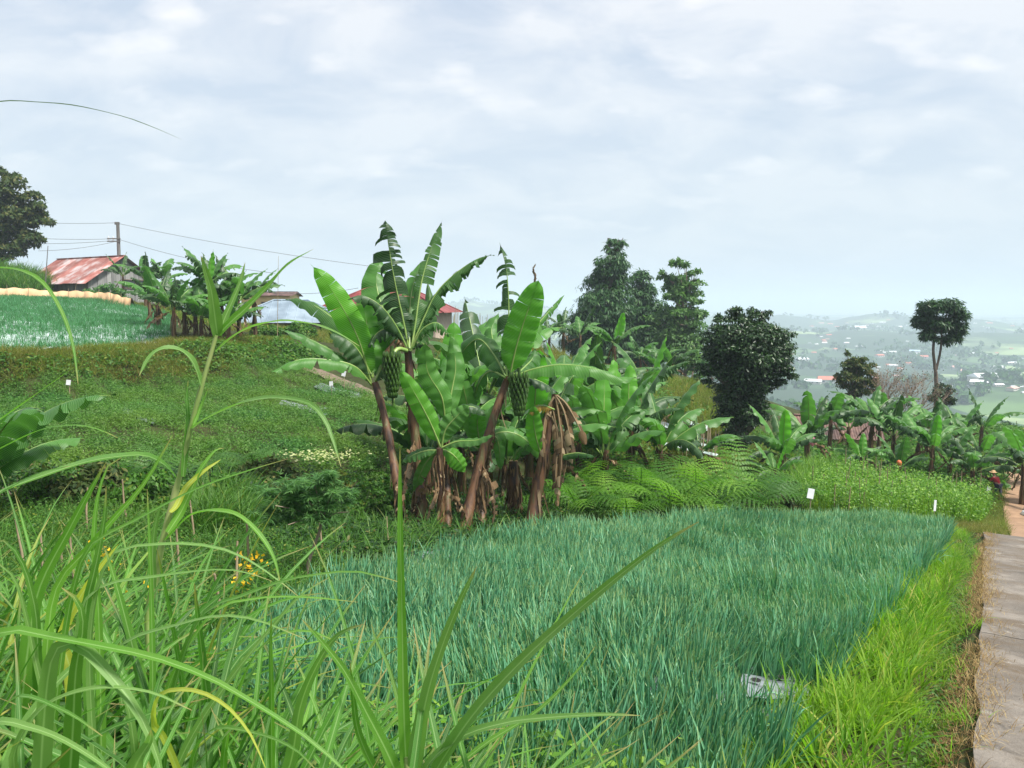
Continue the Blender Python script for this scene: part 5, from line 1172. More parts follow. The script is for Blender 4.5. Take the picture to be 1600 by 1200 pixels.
LS = [(305, 850, 'bamboo stake nearest the pale cane'), (40, 905, 'thick broken stake at the far left of the weedy plot'), (68, 920, 'second stake from the left edge of the weedy plot'), (100, 900, 'slanting stake left of the broad arching blades'),
      (120, 925, 'stake right beside the slanting one in the weedy plot'), (137, 830, 'short stake behind the broad arching blades'), (370, 935, 'long leaning stake behind the dark arching blade'), (395, 905, 'short stake above the yellow flowers'),
      (505, 868, 'short stake under the crown of the feathery shrub'), (345, 985, 'stake left of the yellow flowers'), (319, 805, 'small stake behind the cane on the plot edge'), (280, 900, 'stake half hidden by the cane'), (200, 820, 'small stake in the middle of the weedy plot'), (610, 858, 'reddish stake at the edge of the onion field')]
stakes([gp(a, b + 6, 2) for a, b, _ in LS], 'stakes in the weedy plot', [c for *_, c in LS], (.42, .62), 3)
r_ = np.random.default_rng(54); BST = [on(705, 46), on(790, 46), on(800, 50), on(705, 50)]
stakes(scatter(BST, 44, r_), 'tall stakes on the ridge', 'tall thin bamboo stake on the ridge right of the red roofed house', (1.5, 2.1), 4)
NET = [on(1000, 27), on(1120, 25.5), on(1125, 27.5), on(1005, 29.5)]
stakes(scatter([on(1000, 27), on(1060, 26.2), on(1060, 28.5), on(1005, 29.5)], 30, r_), 'stakes at the left of the upper net terrace', 'thin bamboo stake on the terrace behind the arching banana leaves', (.8, 1.2), 5)
stakes(scatter([on(1060, 26.2), on(1120, 25.5), on(1125, 27.5), on(1060, 28.5)], 30, r_), 'stakes at the right of the upper net terrace', 'thin bamboo stake on the terrace close to the dark round tree', (.8, 1.2), 7)
NET2 = [on(1010, 23.5), on(1120, 23), on(1122, 24.5), on(1015, 25)]
stakes(scatter(NET2, 40, r_), 'stakes on the lower terrace behind the ferns', 'thin stake on the lower terrace above the ferns', (.7, 1.0), 6)
for a in ((27.2, 1020, 1125), (25.4, 1010, 1118), (23.4, 1030, 1125), (29.5, 1040, 1110)):
    sheet('plastic_mulch', [on(a[1], a[0]), on(a[2], a[0]), on(a[2], a[0] + .7), on(a[1], a[0] + .7)], M['mulch_far'], .03, .32)

# ------------------------------------------------------------------ ferns
def frond_mesh(L, seed, bend=1.3, mat_='fern'):
    r = np.random.default_rng(seed); sp_ = spine(L, 1.0, bend, 24); sp_ = resample(sp_, 28); g = Geo(); tube(g, sp_, np.linspace(.012, .003, 28), 4, 0, cap=False); T, _, _ = frames(sp_)
    side = unit(np.cross(T, [0, 0, 1.0])); nor = np.cross(side, T)
    for i in range(4, 27, 2 if True else 1):
        u = i / 27; pl = L * .34 * math.sin(math.pi * min(1, (u - .08) * 1.02)) ** .7 * (1 - .25 * u) + .02
        for sg_ in (-1, 1):
            n = 9; v = np.linspace(0, 1, n); d = unit(side[i] * sg_ + T[i] * .45); C0 = sp_[i] + d * pl * v[:, None] + np.outer(v ** 2, [0, 0, -pl * .42]) + nor[i] * .02 * v[:, None]
            w_ = pl * .075 * (1 - v) ** .6 + .003; across = unit(np.cross(d, nor[i]))
            # pinnules: separate little blades left and right of the pinna's axis
            for j in range(n - 1):
                for q in (-1, 1):
                    a, b = C0[j], C0[j] + (C0[j + 1] - C0[j]) * .72; o_ = across * q * w_[j] + (C0[j + 1] - C0[j]) * .35
                    g.add([a, b, b + o_ * .9 + nor[i] * -.1 * w_[j], a + o_ + nor[i] * -.1 * w_[j]], [[0, 1, 2, 3]], [[.5, 0], [.5, 1], [1, 1], [1, 0]])
    return g.mesh('frond', M[mat_])
FR_M = [frond_mesh(1.0, 1), frond_mesh(1.0, 2, 1.7), frond_mesh(1.0, 3, .9)]; FR_D = [frond_mesh(1.0, 4, 1.4, 'fern_dark')]
def fern(loc, n, L, label, seed, dark=0, group='ferns between the bananas and the onion field'):
    r = random.Random(seed); t = thing('fern', label, 'fern', loc, 0, group)
    for i in range(n):
        me = FR_D[0] if r.random() < dark else r.choice(FR_M)
        link('frond', me, t, (0, 0, .05), (r.uniform(-.15, .25), r.uniform(-.25, .25), 6.28 * i / n + r.uniform(-.3, .3)), L * r.uniform(.75, 1.15))
for i, (px, d, n, L, dk, lab) in enumerate([
    (905, 13.8, 8, 1.0, 0, 'bright fern at the right foot of the dead topped banana'), (945, 14.6, 8, 1.15, 0, 'large bright fern below the yellowing banana leaf'), (985, 13.9, 7, 1.0, 0, 'bright fern with fronds reaching over the onion edge'),
    (1000, 16.0, 9, 1.3, 0, 'tall fern behind the onion field left of the fern with curled fronds'), (1050, 15.2, 9, 1.35, 0, 'broad fern in the middle of the fern bank'), (1085, 16.6, 9, 1.3, .2, 'fern behind the broad middle one'),
    (1120, 15.4, 8, 1.15, .1, 'fern with drooping fronds right of the middle of the bank'), (1160, 17.5, 8, 1.55, 0, 'tallest fern with one frond upright in front of the dark tree'), (1180, 16.2, 7, 1.0, .5, 'duller fern at the right end of the bank'),
    (1215, 17.0, 7, 1.0, .6, 'dull fern nearest the white sign'), (890, 15.6, 7, 1.0, .2, 'fern in the shade behind the dead topped banana'), (1030, 17.8, 8, 1.2, .3, 'fern high on the bank under the leaning banana leaves'),
    (935, 16.4, 8, 1.15, .1, 'fern between yellowing banana and bank'), (865, 14.5, 6, .8, .4, 'small fern between two banana stumps'), (1240, 18.0, 6, .8, .5, 'small fern left of the bean plot')]):
    fern(on(px, d), n, L * 1.2, lab, 100 + i, dk)
for i, (px, py, lab) in enumerate([(400, 745, 'fern at the lower edge of the low crop field'), (330, 760, 'fern behind the pale cane'), (225, 765, 'fern left of the pale cane at the edge of the low field')]):
    fern(gp(px, py), 7, .85, lab, 130 + i, 1.0, 'ferns at the edge of the low field')
# undergrowth plants with pale blossoms
g = Geo(); r_ = np.random.default_rng(88); c = gp(505, 745); P = c + np.column_stack([r_.normal(0, .45, 260), r_.normal(0, .3, 260), .35 + .12 * r_.random(260)]); cards(g, P, r_.normal(size=(260, 3)) * .3 + [0, 0, 1], .05, .05, 0, 0, r_); tag(g.obj('cream_blossoms', M['cream']), kind='stuff')
# ------------------------------------------------------------------ signs, wires, net, person
def marker(px, py, h, w_, hh, label, tilt=.1, mat_='white', d0=2, r=.012):
    c = gp(px, py, d0); t = thing('marker_sign', label, 'sign', c); g = Geo(); tube(g, [(0, 0, -.1), (.01, 0, h)], [r, r], 6); g.obj('post', M['bamboo'], t)
    g = Geo(); box(g, (0, 0, 0), (w_, .012, hh)); o = g.obj('panel', M[mat_], t, smooth=False); o.location = (0, -.022, h + hh * .2); o.rotation_euler = (R(-8), tilt, R(rnd.uniform(-20, 20))); return t
marker(1264, 824, .66, .13, .20, 'small tilted white sign on a stake at the far edge of the onion field', .2)
marker(1458, 828, .50, .05, .24, 'narrow white strip marker at the far right corner of the onion field', .1, r=.008)
marker(1542, 794, .5, .14, .18, 'white scrap on a stick beside the dirt path', .6, d0=10)
marker(538, 612, .55, .14, .18, 'white tag on a stick beside the dirt path past the low field', .2, d0=15)
marker(518, 618, .35, .12, .14, 'lower white tag left of the other one by the low field', -.1, d0=15)
marker(109, 622, .4, .12, .14, 'white tag at the far left edge of the low field', .1, d0=15)
# pink clover flowers by the front of the onion field
t = thing('pink_flower_plant', 'small weed with four round pink flowers at the front of the onion field', 'flower', gp(660, 1130, 1.5)); b0 = np.array(t.location)
for (px, py, s_) in ((641, 1097, .011), (666, 1100, .011), (661, 1110, .010), (674, 1119, .016)):
    q = at(px, py, b0[1] - .02) - b0; g = Geo(); r_ = np.random.default_rng(int(px)); tube(g, resample([(rnd.uniform(-.02, .02), 0, -.02), q * [.6, .6, .5], q], 6), [.0022] * 6, 5); st_ = g.obj('flower_stalk', M['rib'], t)
    g = Geo(); dd = unit(r_.normal(size=(160, 3))); cards(g, q + dd * s_ * .5, dd, s_ * .8, s_ * .35, 0, 0, r_); g.obj('flower_head', M['pink'], st_)
# pink blossoms and an orange red heart on the grove
q = at(1269, 690, 24); c = on(1269, 24); t = thing('pink_blossom_shrub', 'cluster of pink blossoms beside the large bright banana plant', 'flower', c); g = Geo(); tube(g, [(0, 0, -.1), q - c - [0, 0, .05]], [.015, .01], 5); g.obj('stem', M['rib'], t)
g = Geo(); r_ = np.random.default_rng(6); dd = unit(r_.normal(size=(220, 3))); cards(g, (q - c) + dd * [.09, .09, .15] * r_.random((220, 1)) ** .3, dd, .06, .05, 0, 0, r_); g.obj('blossom', M['pink'], t)
M['orange'] = solid('orange red skin', [(.3, (.50, .09, .03)), (.7, (.65, .17, .05))], 8, .5)
q = at(1405, 724, 22.6); g = Geo(); n_ = 10; zz = np.linspace(-1, 1, n_); tube(g, np.column_stack([zz * .02, zz * 0, -zz * .10]), .07 * np.sqrt(np.clip(1 - zz ** 2, .02, 1)) * (1 - .25 * zz), 10)
o = tag(g.obj('orange_fruit', M['orange']), 'round orange red fruit head hanging low in the right grove', 'fruit'); o.location = q
# utility pole
M['pole'] = solid('weathered pole', [(.3, (.09, .085, .08)), (.7, (.19, .18, .17))], 4, .9, (1, 1, .2)); M['wire'] = solid('wire', [(.3, (.09, .09, .1)), (.7, (.12, .12, .13))], 3, .6)
dp = 60; base = on(195, dp); topp = at(184, 350, dp); t = thing('utility_pole', 'leaning grey utility pole with short crossarms behind the wooden shed', 'pole', base)
g = Geo(); tube(g, [(0, 0, -.3), topp - base], [.16, .12], 8); pl_ = g.obj('pole', M['pole'], t)
for (py) in (373, 377):
    c = at(183, py, dp - .1) - base; g = Geo(); box(g, c + [-.25, 0, 0], (1.0, .08, .09)); ca = g.obj('crossarm', M['pole'], t, smooth=False)
    for dx in (-.65, -.3): g = Geo(); tube(g, [c + [dx, 0, .05], c + [dx, 0, .12], c + [dx, 0, .20]], [.03, .05, .02], 7); g.obj('insulator', M['white'], ca)
g = Geo(); box(g, topp - base + [-.05, 0, .05], (.35, .1, .2)); g.obj('pole_cap', M['pole'], t, smooth=False)
def wire(a, b, sag, label, r=.014):
    a, b = np.array(a), np.array(b); u = np.linspace(0, 1, 14)[:, None]; P = a + (b - a) * u; P[:, 2] -= (4 * u * (1 - u))[:, 0] * sag; g = Geo(); tube(g, P, [r] * 14, 4, cap=False)
    tag(g.obj('power_line', M['wire']), label, 'wire', 'power lines')
wire(at(184, 349, dp), at(620, 421, 58), .25, 'long power line sloping from the pole top towards the red roof')
wire(at(184, 348, dp), at(-60, 336, 70), .3, 'power line from the pole top to the big tree on the left')
wire(at(186, 374, dp), at(430, 427, 56), .3, 'lower power line running right from the crossarm')
wire(at(177, 373, dp), at(-60, 358, 70), .35, 'upper crossarm power line running left')
wire(at(176, 376, dp), at(-60, 372, 70), .35, 'lower crossarm power line running left')
wire(at(178, 378, dp), at(60, 392, 58), .15, 'service line dropping left over the shed roof')
wire(at(400, 455, 60), at(560, 450, 58), .3, 'thin line strung between yellow house and red roof', .015)
c = on(77, 48); g = Geo(); tube(g, [(0, 0, -.2), at(75, 384, 48) - c], [.035, .02], 6); o = tag(g.obj('mast', M['pole']), 'thin grey mast standing in front of the left end of the shed roof', 'mast'); o.location = c
for k, (px, py, d, lab) in enumerate(((121, 434, 49, 'thin pale pole in front of the shed wall'), (435, 400, 34, 'thin twig like rod above the banana clump'))):
    c = on(px, d); g = Geo(); tube(g, [(0, 0, -.2), at(px, py, d) - c], [.016, .007], 5); o = tag(g.obj('thin_pole', M['bamboo']), lab, 'pole'); o.location = c
# tan ground sheet fence along the top of the upper terrace
def tan_fence():
    Pp = resample([on(x, d) for x, d in ((-160, 43.5), (0, 45), (60, 46), (115, 46.5), (165, 46), (212, 44.5))], 120); t = thing('tan_sheet_fence', 'low wavy tan sheet along the top of the upper onion terrace', 'fence', Pp[0]); b0 = Pp[0]
    s_ = np.arange(120); top = .52 + .10 * np.abs(np.sin(s_ * .14)) + .03 * np.sin(s_ * .9); g = Geo(); rows = []
    for v, off in ((0, -.25), (.5, -.12), (1, 0), (1, .12), (0, .5)):
        q = Pp - b0; q = q.copy(); q[:, 2] += top * v - .02; q[:, 1] += off + .04 * np.sin(s_ * 1.3); rows.append(q)
    V = np.stack(rows, 1); i = np.arange(600).reshape(120, 5); g.add(V.reshape(-1, 3), np.stack([i[:-1, :-1], i[1:, :-1], i[1:, 1:], i[:-1, 1:]], -1).reshape(-1, 4)); g.obj('sheet', M['tan'], t)
    for k in range(4, 118, 9):
        o = link('post', STAKE, t, Pp[k] - b0 + [0, -.3, 0], (0, .05, 0), (1.3, 1.3, .75))
tan_fence()
c = gp(12, 540, 15); g = Geo(); P = [c + [dx, dy, dz] for dx, dy, dz in ((-1.2, 0, -.3), (-.6, -.3, .35), (0, 0, -.25))]
# white stones along the right side of the dirt path
ms = Geo(); r_ = np.random.default_rng(9); dd = []
for a in np.linspace(-1.4, 1.4, 5):
    for b in np.linspace(0, 6.28, 9)[:-1]: dd.append([math.cos(a) * math.cos(b) * 1.1, math.cos(a) * math.sin(b) * .8, math.sin(a) * .6])
dd = np.array(dd) * (1 + .25 * (r_.random((40, 1)) - .5)); i = np.arange(40).reshape(5, 8); j = np.roll(i, -1, 1); ms.add(dd, np.stack([i[:-1], j[:-1], j[1:], i[1:]], -1).reshape(-1, 4)); ms.add(dd, [list(i[0][::-1]), list(i[-1])]); SACK = ms.mesh('sack', M['white'])
for k in range(13):
    s_ = 19.0 + k * .75; x, y = xy(s_, -1.15 + .1 * math.sin(k) - (s_ - 19) * .0); o = link('white_sack', SACK, None, (x, y, gz(x, y) + .07), (.1, .1, k), (.20 + .05 * (k % 3), .17, .2))
    tag(o, 'white plastic sack in the row along the right side of the dirt path', 'sack', 'white sacks along the dirt path')
# person working at the far end of the dirt path
def person(loc):
    t = thing('person', 'person in a red shirt and pale hat bending by the dirt path', 'person', loc, R(200))
    def skin(name, verts, edges, mat_):
        me = bpy.data.meshes.new(name); me.from_pydata([v[:3] for v in verts], edges, []); o = link(name, me, t); me.materials.append(mat_)
        sk = o.modifiers.new('s', 'SKIN'); su = o.modifiers.new('d', 'SUBSURF'); su.levels = su.render_levels = 1
        for v, s_ in zip(me.skin_vertices[0].data, verts): v.radius = (s_[3], s_[3])
        me.skin_vertices[0].data[0].use_root = True; return o
    body = [(0, 0, .78, .13), (0, -.10, 1.0, .13), (0, -.24, 1.22, .14), (0, -.30, 1.33, .06), (0, -.36, 1.44, .09), (0, -.38, 1.54, .08),
            (.17, -.24, 1.24, .06), (.22, -.36, 1.0, .045), (.16, -.52, .82, .032), (.15, -.58, .77, .03), (-.17, -.24, 1.24, .06), (-.22, -.34, 1.0, .045), (-.15, -.50, .80, .032), (-.14, -.56, .75, .03),
            (.10, 0, .74, .10), (.12, -.06, .42, .07), (.12, .02, .08, .05), (.12, -.13, .04, .04), (-.10, 0, .74, .10), (-.12, .05, .42, .07), (-.12, .12, .08, .05), (-.12, -.03, .04, .04)]
    ed = [(0, 1), (1, 2), (2, 3), (3, 4), (4, 5), (2, 6), (6, 7), (7, 8), (8, 9), (2, 10), (10, 11), (11, 12), (12, 13), (0, 14), (14, 15), (15, 16), (16, 17), (0, 18), (18, 19), (19, 20), (20, 21)]
    skin('body', body, ed, solid('skin', [(.3, (.25, .13, .08)), (.7, (.32, .18, .11))], 4, .6))
    sh = [(x, y, z, r * 1.18) for (x, y, z, r) in (body[0], body[1], body[2], body[6], body[7], body[10], body[11])]
    skin('shirt', sh, [(0, 1), (1, 2), (2, 3), (3, 4), (2, 5), (5, 6)], solid('red cloth', [(.3, (.38, .02, .03)), (.7, (.5, .05, .06))], 5, .9))
    tr_ = [(x, y, z, r * 1.2) for (x, y, z, r) in (body[0], body[14], body[15], body[16], body[18], body[19], body[20])]
    skin('trousers', tr_, [(0, 1), (1, 2), (2, 3), (0, 4), (4, 5), (5, 6)], solid('dark cloth', [(.3, (.03, .03, .05)), (.7, (.06, .06, .09))], 5, .9))
    g = Geo(); a = np.linspace(0, 6.28, 17)[:-1]; prof = [(.21, 0), (.12, .03), (.11, .10), (.03, .14)]; V = np.array([[r * math.cos(b), r * math.sin(b), z] for r, z in prof for b in a]); i = np.arange(64).reshape(4, 16); j = np.roll(i, -1, 1)
    g.add(V, np.stack([i[:-1], j[:-1], j[1:], i[1:]], -1).reshape(-1, 4)); g.add(V[48:], [list(range(16))]); h = g.obj('hat', M['tan'], t); h.location = (0, -.38, 1.57)
    t.scale = (.5, .5, .45)
person(on(1570, 22.9))

# ------------------------------------------------------------------ tall grass in front of the camera
def blade(parent, pts_, wpx, d0, d1, mat_='reed_obj', face=.6, fold=.22, name='blade', seed=0, petiole=.0):
    P = resample(px_path(pts_, d0, d1), 22); T, _, _ = frames(P); n = 22; u = np.linspace(0, 1, n)
    up = unit(np.array([0, 0, 1.0]) * (1 - face) + unit(np.array([0, 0, EYE]) - P.mean(0)) * face); up = up + .35 * np.outer(np.sin(u * 3.1 + seed), np.cross(T[0], up))
    side = unit(np.cross(T, up)); nor = np.cross(side, T); w_ = (1.22 * wpx * np.linspace(d0, d1, n) / 1209.0 * .5 * np.minimum(1, .55 + u * 2.2) * np.clip(1.0 - u, 0, 1) ** .62)[:, None] + .0004
    wav = (.12 * np.sin(u * 23 + seed))[:, None] * nor * w_
    V = np.stack([P - side * w_ + wav, P - side * w_ * .5 - nor * w_ * fold * .7, P - nor * w_ * fold * 1.5, P + side * w_ * .5 - nor * w_ * fold * .7, P + side * w_ - wav], 1)
    i = np.arange(n * 5).reshape(n, 5); uv = np.zeros((n, 5, 2)); uv[..., 0] = np.array([0, .25, .5, .75, 1]); uv[..., 1] = u[:, None]
    g = Geo(); g.add(V.reshape(-1, 3), np.stack([i[:-1, :-1], i[:-1, 1:], i[1:, 1:], i[1:, :-1]], -1).reshape(-1, 4), uv.reshape(-1, 2)); return g.obj(name, M[mat_], parent)
def rooted(label, name, cat, base, group=None): return thing(name, label, cat, base, 0, group)
def gpt(px, d): x = (px - 800) / 1203.0 * d; return np.array([x, d, gz(x, d)])
# the tall pale cane with its leaves
b = gpt(225, 2.6); cane = rooted('tall pale cane with long leaves rising far above the left foreground grass', 'grass_cane', 'cane', b)
P = resample(np.vstack([b[None] - [0, 0, .05], px_path([(232, 985), (240, 925), (256, 837), (280, 746), (298, 668), (316, 600), (330, 552), (338, 524)], 2.6, 2.55)]), 40)
g = Geo(); rr = np.interp(np.linspace(0, 1, 40), [0, .5, 1], [.015, .012, .006]); rr[::7] *= 1.22; tube(g, P, rr, 9); g.obj('stalk', M['cane'], cane)
for k, (pp, w_, mt, d1, fc) in enumerate([
    ([(340, 526), (336, 490), (331, 455), (322, 425), (314, 400)], 19, 'reed_pale', 2.4, .9), ([(341, 524), (352, 495), (364, 468), (376, 438), (383, 410)], 10, 'reed_pale', 2.6, .5),
    ([(341, 522), (362, 500), (382, 482), (420, 444), (450, 412), (490, 389)], 13, 'reed_obj', 2.5, .5), ([(337, 548), (356, 530), (380, 514), (415, 503), (450, 500), (495, 507), (530, 521), (562, 541)], 13, 'reed_pale', 2.3, .3),
    ([(316, 602), (309, 578), (300, 560), (283, 546), (262, 542), (243, 548), (230, 562), (217, 588)], 15, 'reed_pale', 2.4, .3), ([(300, 668), (322, 652), (367, 631), (402, 622), (432, 620), (470, 625), (492, 636), (510, 660), (522, 692), (533, 730)], 14, 'reed_pale', 2.3, .3),
    ([(286, 745), (290, 700), (294, 660), (292, 620), (294, 595)], 9, 'reed_obj', 2.6, .7), ([(302, 665), (312, 640), (318, 625), (325, 608)], 5, 'reed_obj', 2.6, .7),
    ([(276, 745), (262, 728), (245, 716), (222, 709), (180, 712), (140, 719), (105, 729), (50, 748), (0, 768), (-60, 800)], 14, 'reed_obj', 2.1, .4), ([(262, 832), (282, 800), (296, 770), (312, 735), (335, 705), (350, 700)], 13, 'reed_obj', 2.7, .6),
    ([(258, 842), (270, 830), (283, 815), (297, 803), (320, 797), (346, 797), (368, 802), (385, 813), (404, 832), (420, 855), (431, 880), (438, 912)], 14, 'reed_obj', 2.4, .3), ([(240, 920), (238, 870), (243, 820), (255, 778)], 11, 'reed_pale', 2.5, .8),
    ([(266, 800), (276, 790), (292, 760), (320, 735), (345, 718)], 9, 'reed_yellow', 2.7, .6)]):
    blade(cane, pp, w_, 2.55, d1, mt, fc, name='leaf', seed=k)
fix(cane)
# blades from a cane that stands just outside the left edge
b = gpt(-120, 1.9); c2 = rooted('cane at the left edge with long thin arching blades crossing the sky', 'grass_cane', 'cane', b)
P = resample(np.vstack([b[None], px_path([(-150, 1100), (-130, 700), (-105, 400), (-80, 230)], 1.9, 1.9)]), 30); g = Geo(); tube(g, P, np.linspace(.012, .005, 30), 8); g.obj('stalk', M['cane'], c2)
for k, (pp, w_, d1, mt) in enumerate([([(-80, 232), (-60, 175), (0, 158), (60, 159), (120, 165), (190, 181), (240, 199), (284, 218)], 6, 1.7, 'reed_obj'), ([(-100, 470), (-50, 425), (0, 417), (40, 424), (68, 442), (90, 474), (106, 510), (116, 550), (122, 600)], 11, 1.7, 'reed_obj'),
    ([(-110, 720), (-50, 690), (0, 655), (60, 613), (119, 571)], 6, 1.8, 'reed_obj'), ([(-110, 760), (-40, 722), (0, 700), (50, 676), (80, 667), (122, 664), (155, 671), (184, 684)], 8, 1.7, 'reed_obj'),
    ([(-60, 810), (0, 770), (60, 740), (110, 728)], 10, 1.8, 'reed_obj')]):
    blade(c2, pp, w_, 1.9, d1, 'reed_backlit' if k == 0 else mt, .3, name='leaf', seed=k + 20)
fix(c2)
# the shoot in front of the onion field
b = gpt(640, 1.45); sh = rooted('upright bright grass shoot in the middle foreground with one blade straight up', 'grass_shoot', 'grass', b)
g = Geo(); tube(g, resample(np.vstack([b[None], px_path([(644, 1300), (636, 1180)], 1.45, 1.45)]), 12), np.linspace(.012, .009, 12), 8); g.obj('stalk', M['cane'], sh)
for k, (pp, w_, d1, mt, fc) in enumerate([
    ([(642, 1290), (634, 1180), (630, 1080), (628, 980), (626, 880), (625, 790), (625, 700)], 19, 1.4, 'reed_obj', .9), ([(644, 1240), (652, 1160), (668, 1080), (690, 1010), (716, 945), (745, 885)], 25, 1.35, 'reed_pale', .85),
    ([(655, 1250), (690, 1185), (742, 1110), (810, 1036), (880, 972), (960, 905), (1030, 852), (1092, 815)], 24, 1.15, 'reed_pale', .7), ([(640, 1250), (670, 1190), (720, 1150), (790, 1128), (860, 1120), (940, 1116), (1000, 1118)], 17, 1.3, 'reed_pale', .45),  # paler material on the long first blade stands in for light on it
    ([(636, 1250), (608, 1180), (572, 1110), (540, 1050), (505, 1005), (472, 968)], 20, 1.3, 'reed_obj', .8), ([(634, 1270), (596, 1220), (562, 1150), (552, 1090), (547, 1035)], 15, 1.35, 'reed_obj', .8),
    ([(634, 1250), (628, 1130), (610, 1050), (588, 1000), (580, 975)], 10, 1.5, 'reed_pale', .7), ([(640, 1270), (700, 1210), (760, 1160), (840, 1110), (900, 1050), (930, 1010)], 10, 1.5, 'reed_obj', .7)]):
    blade(sh, pp, w_, 1.45, d1, mt, fc, seed=k + 40)
fix(sh)
# big hand placed blades of the tussocks at lower left
TUS = [('broad bladed grass tussock at the lower left corner', 60, 1.35, [
    ([(-60, 1260), (-40, 1120), (-20, 1020), (0, 982), (60, 990), (129, 1003), (240, 1026), (330, 1060), (400, 1100), (480, 1152), (540, 1205), (590, 1260)], 17, 1.15, 'reed_obj', .5),
    ([(60, 1300), (70, 1120), (84, 1020), (120, 1005), (168, 1050), (215, 1112), (245, 1180), (262, 1260)], 28, 1.2, 'reed_pale', .75),
    ([(-20, 1300), (-40, 1200), (-10, 1130), (40, 1134), (100, 1156), (168, 1200), (220, 1250)], 16, 1.2, 'reed_pale', .5),
    ([(-10, 1300), (0, 1250), (30, 1150), (80, 1075), (160, 1000)], 22, 1.5, 'reed_pale', .7),
    ([(100, 1300), (112, 1150), (118, 1050), (130, 980), (122, 940), (96, 918)], 30, 1.25, 'reed_obj', .9),
    ([(60, 1280), (20, 1190), (60, 1110), (140, 1075), (230, 1080), (300, 1110)], 14, 1.2, 'reed_pale', .5),
    ([(180, 1300), (210, 1200), (232, 1160), (236, 1140)], 40, 1.2, 'reed_pale', .7),
    ([(40, 1290), (-20, 1180), (20, 1090), (100, 1110), (160, 1150)], 15, 1.1, 'reed_obj', .4)]),
 ('grass tussock with tall crossing blades left of the pale cane', 140, 2.0, [
    ([(20, 1200), (45, 1000), (63, 915), (108, 828), (140, 768), (166, 722)], 25, 2.0, 'reed_obj', .8), ([(60, 1250), (75, 1000), (92, 911), (140, 855), (175, 813), (224, 757), (270, 680)], 16, 2.1, 'reed_obj', .7),
    ([(70, 1250), (100, 1000), (120, 900), (142, 850), (210, 813), (305, 764), (385, 736), (450, 717)], 10, 1.9, 'reed_obj', .5), ([(150, 1250), (138, 1050), (133, 960), (150, 880), (163, 810), (166, 760)], 20, 2.0, 'reed_obj', .85),
    ([(160, 1250), (155, 1000), (150, 900), (146, 850), (152, 780), (170, 725), (190, 715)], 14, 2.1, 'reed_obj', .8), ([(60, 1250), (58, 1000), (50, 930), (35, 880), (10, 846), (-20, 850)], 18, 1.9, 'reed_obj', .7),
    ([(120, 1250), (110, 1050), (95, 1010), (110, 960), (150, 895), (185, 850)], 22, 2.2, 'reed_yellow', .8), ([(230, 1250), (238, 1100), (238, 1000), (235, 880), (230, 764)], 11, 2.0, 'reed_obj', .8),
    ([(250, 1250), (242, 1150), (200, 980), (172, 880), (160, 850)], 20, 2.1, 'reed_obj', .8), ([(110, 1250), (60, 1050), (40, 960), (20, 900), (-20, 870)], 12, 1.9, 'reed_pale', .6)]),
 ('grass tussock with long blades arching right below the yellow flowers', 200, 1.8, [
    ([(150, 1250), (140, 1000), (171, 872), (238, 851), (315, 851), (378, 869), (434, 906), (470, 935)], 11, 1.8, 'reed_pale', .35), ([(130, 1250), (120, 1000), (150, 921), (245, 900), (332, 890), (380, 893), (425, 908)], 11, 1.8, 'reed_pale', .35),
    ([(250, 1250), (270, 1080), (315, 962), (385, 928), (440, 908), (490, 898), (560, 893), (632, 912)], 12, 1.6, 'reed_obj', .4), ([(230, 1250), (260, 1080), (330, 960), (400, 935), (480, 933), (560, 941)], 9, 1.7, 'reed_obj', .4),
    ([(220, 1260), (200, 1100), (160, 1050), (200, 1000), (280, 975), (340, 962), (400, 968), (480, 1000)], 12, 1.5, 'reed_pale', .4), ([(250, 1260), (300, 1150), (360, 1060), (420, 985), (470, 930), (515, 902)], 12, 1.8, 'reed_pale', .7),
    ([(300, 1260), (260, 1160), (240, 1130), (250, 1085), (300, 1078), (350, 1100), (390, 1145), (415, 1200)], 11, 1.3, 'reed_yellow', .6), ([(425, 1300), (424, 1180), (424, 1080), (423, 1010), (424, 960)], 13, 1.5, 'reed_obj', .9),
    ([(400, 1300), (450, 1200), (470, 1100), (500, 1030), (530, 990), (570, 975)], 24, 1.45, 'reed_pale', .7), ([(420, 1300), (480, 1150), (520, 1080), (560, 1068), (610, 1075)], 10, 1.4, 'reed_obj', .4),
    ([(330, 1300), (300, 1200), (330, 1140), (400, 1145), (460, 1170), (500, 1210)], 13, 1.2, 'reed_obj', .4), ([(360, 1300), (350, 1180), (380, 1060), (420, 1000), (480, 985), (540, 1010)], 11, 1.5, 'reed_obj', .5)])]
for k, (lab, px, d, bl) in enumerate(TUS):
    b = gpt(px, d); t = rooted(lab, 'grass_tussock', 'grass', b, 'grass tussocks in the left foreground')
    for j, (pp, w_, d1, mt, fc) in enumerate(bl): blade(t, pp, w_, d, d1, mt, fc, seed=k * 11 + j)
    fix(t)
# leafy weeds at the bottom between the grass and the onions
WD = [(-1.3, 2.2), (-.2, 2.05), (.75, 2.25), (.85, 2.9), (.1, 3.2), (-.7, 3.5), (-1.4, 3.6)]
cover('front_weeds', [np.array(p) for p in WD], 3600, 'weed', (.15, .45), (.008, .02), 5, clump=11, cr=.05, seed=90, k=3)
bushy('front_leafy_weeds', [np.array(p) for p in WD], 420, 'bean', (.15, .5), (.03, .06), 26, .12, 91)
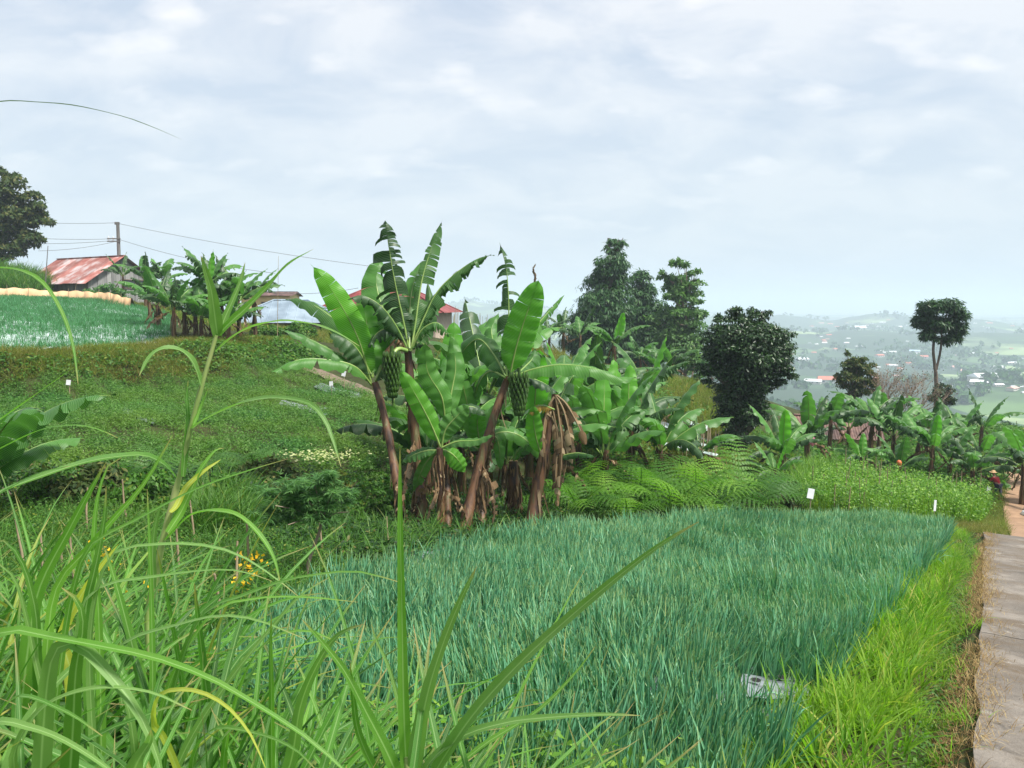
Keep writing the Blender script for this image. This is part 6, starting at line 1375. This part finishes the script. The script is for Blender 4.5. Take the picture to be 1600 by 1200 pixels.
# the mass of grass round them
def grass_mass():
    r = np.random.default_rng(66); g = Geo()
    for (n, xa, xb, ya, yb, La, Lb, Wa, Wb, cl) in ((230, -2.8, .10, 1.5, 3.4, .70, 1.25, .020, .042, 9), (170, -1.7, .40, .95, 1.8, .65, 1.1, .020, .040, 8), (40, -3.2, -1.0, 3.0, 4.6, .5, 1.1, .012, .022, 8)):
        x, y = r.uniform(xa, xb, n), r.uniform(ya, yb, n)
        # keep the view over the onions open
        lim = -.62 * y + .55 + (y < 1.9) * .35; k_ = x < lim; x, y = x[k_], y[k_]; i = np.repeat(np.arange(len(x)), cl); m_ = len(i); bx, by = x[i] + r.normal(0, .05, m_), y[i] + r.normal(0, .05, m_)
        strips(g, np.column_stack([bx, by, ground_z(bx, by)]), r.random(m_) * 6.28, r.uniform(.75, 1.5, m_), r.uniform(La, Lb, m_) * np.clip(1.15 + .28 * (lim[k_] - x)[i], .7, 1.15) * .98, r.uniform(Wa, Wb, m_), r.uniform(.4, 1.9, m_), 12, 3, r.normal(0, .35, m_), .3, sway=r.normal(0, .3, m_))
    tag(g.obj('tall_foreground_grass', M['reed']), kind='stuff')
    g = Geo(); n = 3600; x, y = r.uniform(-2.8, 1.1, n), r.uniform(1.2, 3.3, n); k_ = x < -.50 * y + 1.35; x, y = x[k_], y[k_]; m_ = len(x)
    strips(g, np.column_stack([x, y, ground_z(x, y)]), r.random(m_) * 6.28, r.uniform(.6, 1.45, m_), r.uniform(.3, .68, m_), r.uniform(.010, .026, m_), r.uniform(.3, 1.8, m_), 6, 2, r.normal(0, .4, m_)); tag(g.obj('short_foreground_grass', M['reed']), kind='stuff')
    g = Geo(); n = 260; x, y = r.uniform(-2.3, .3, n), r.uniform(1.2, 3.2, n); k_ = x < -.45 * y + .7; x, y = x[k_], y[k_]; m_ = len(x)
    strips(g, np.column_stack([x, y, ground_z(x, y) + r.random(m_) * .3]), r.random(m_) * 6.28, r.uniform(-.2, 1.3, m_), r.uniform(.2, .5, m_), r.uniform(.005, .014, m_), r.uniform(.5, 2.2, m_), 7, 3, r.normal(0, .6, m_)); tag(g.obj('withered_foreground_blades', M['dry_grass']), kind='stuff')
grass_mass()
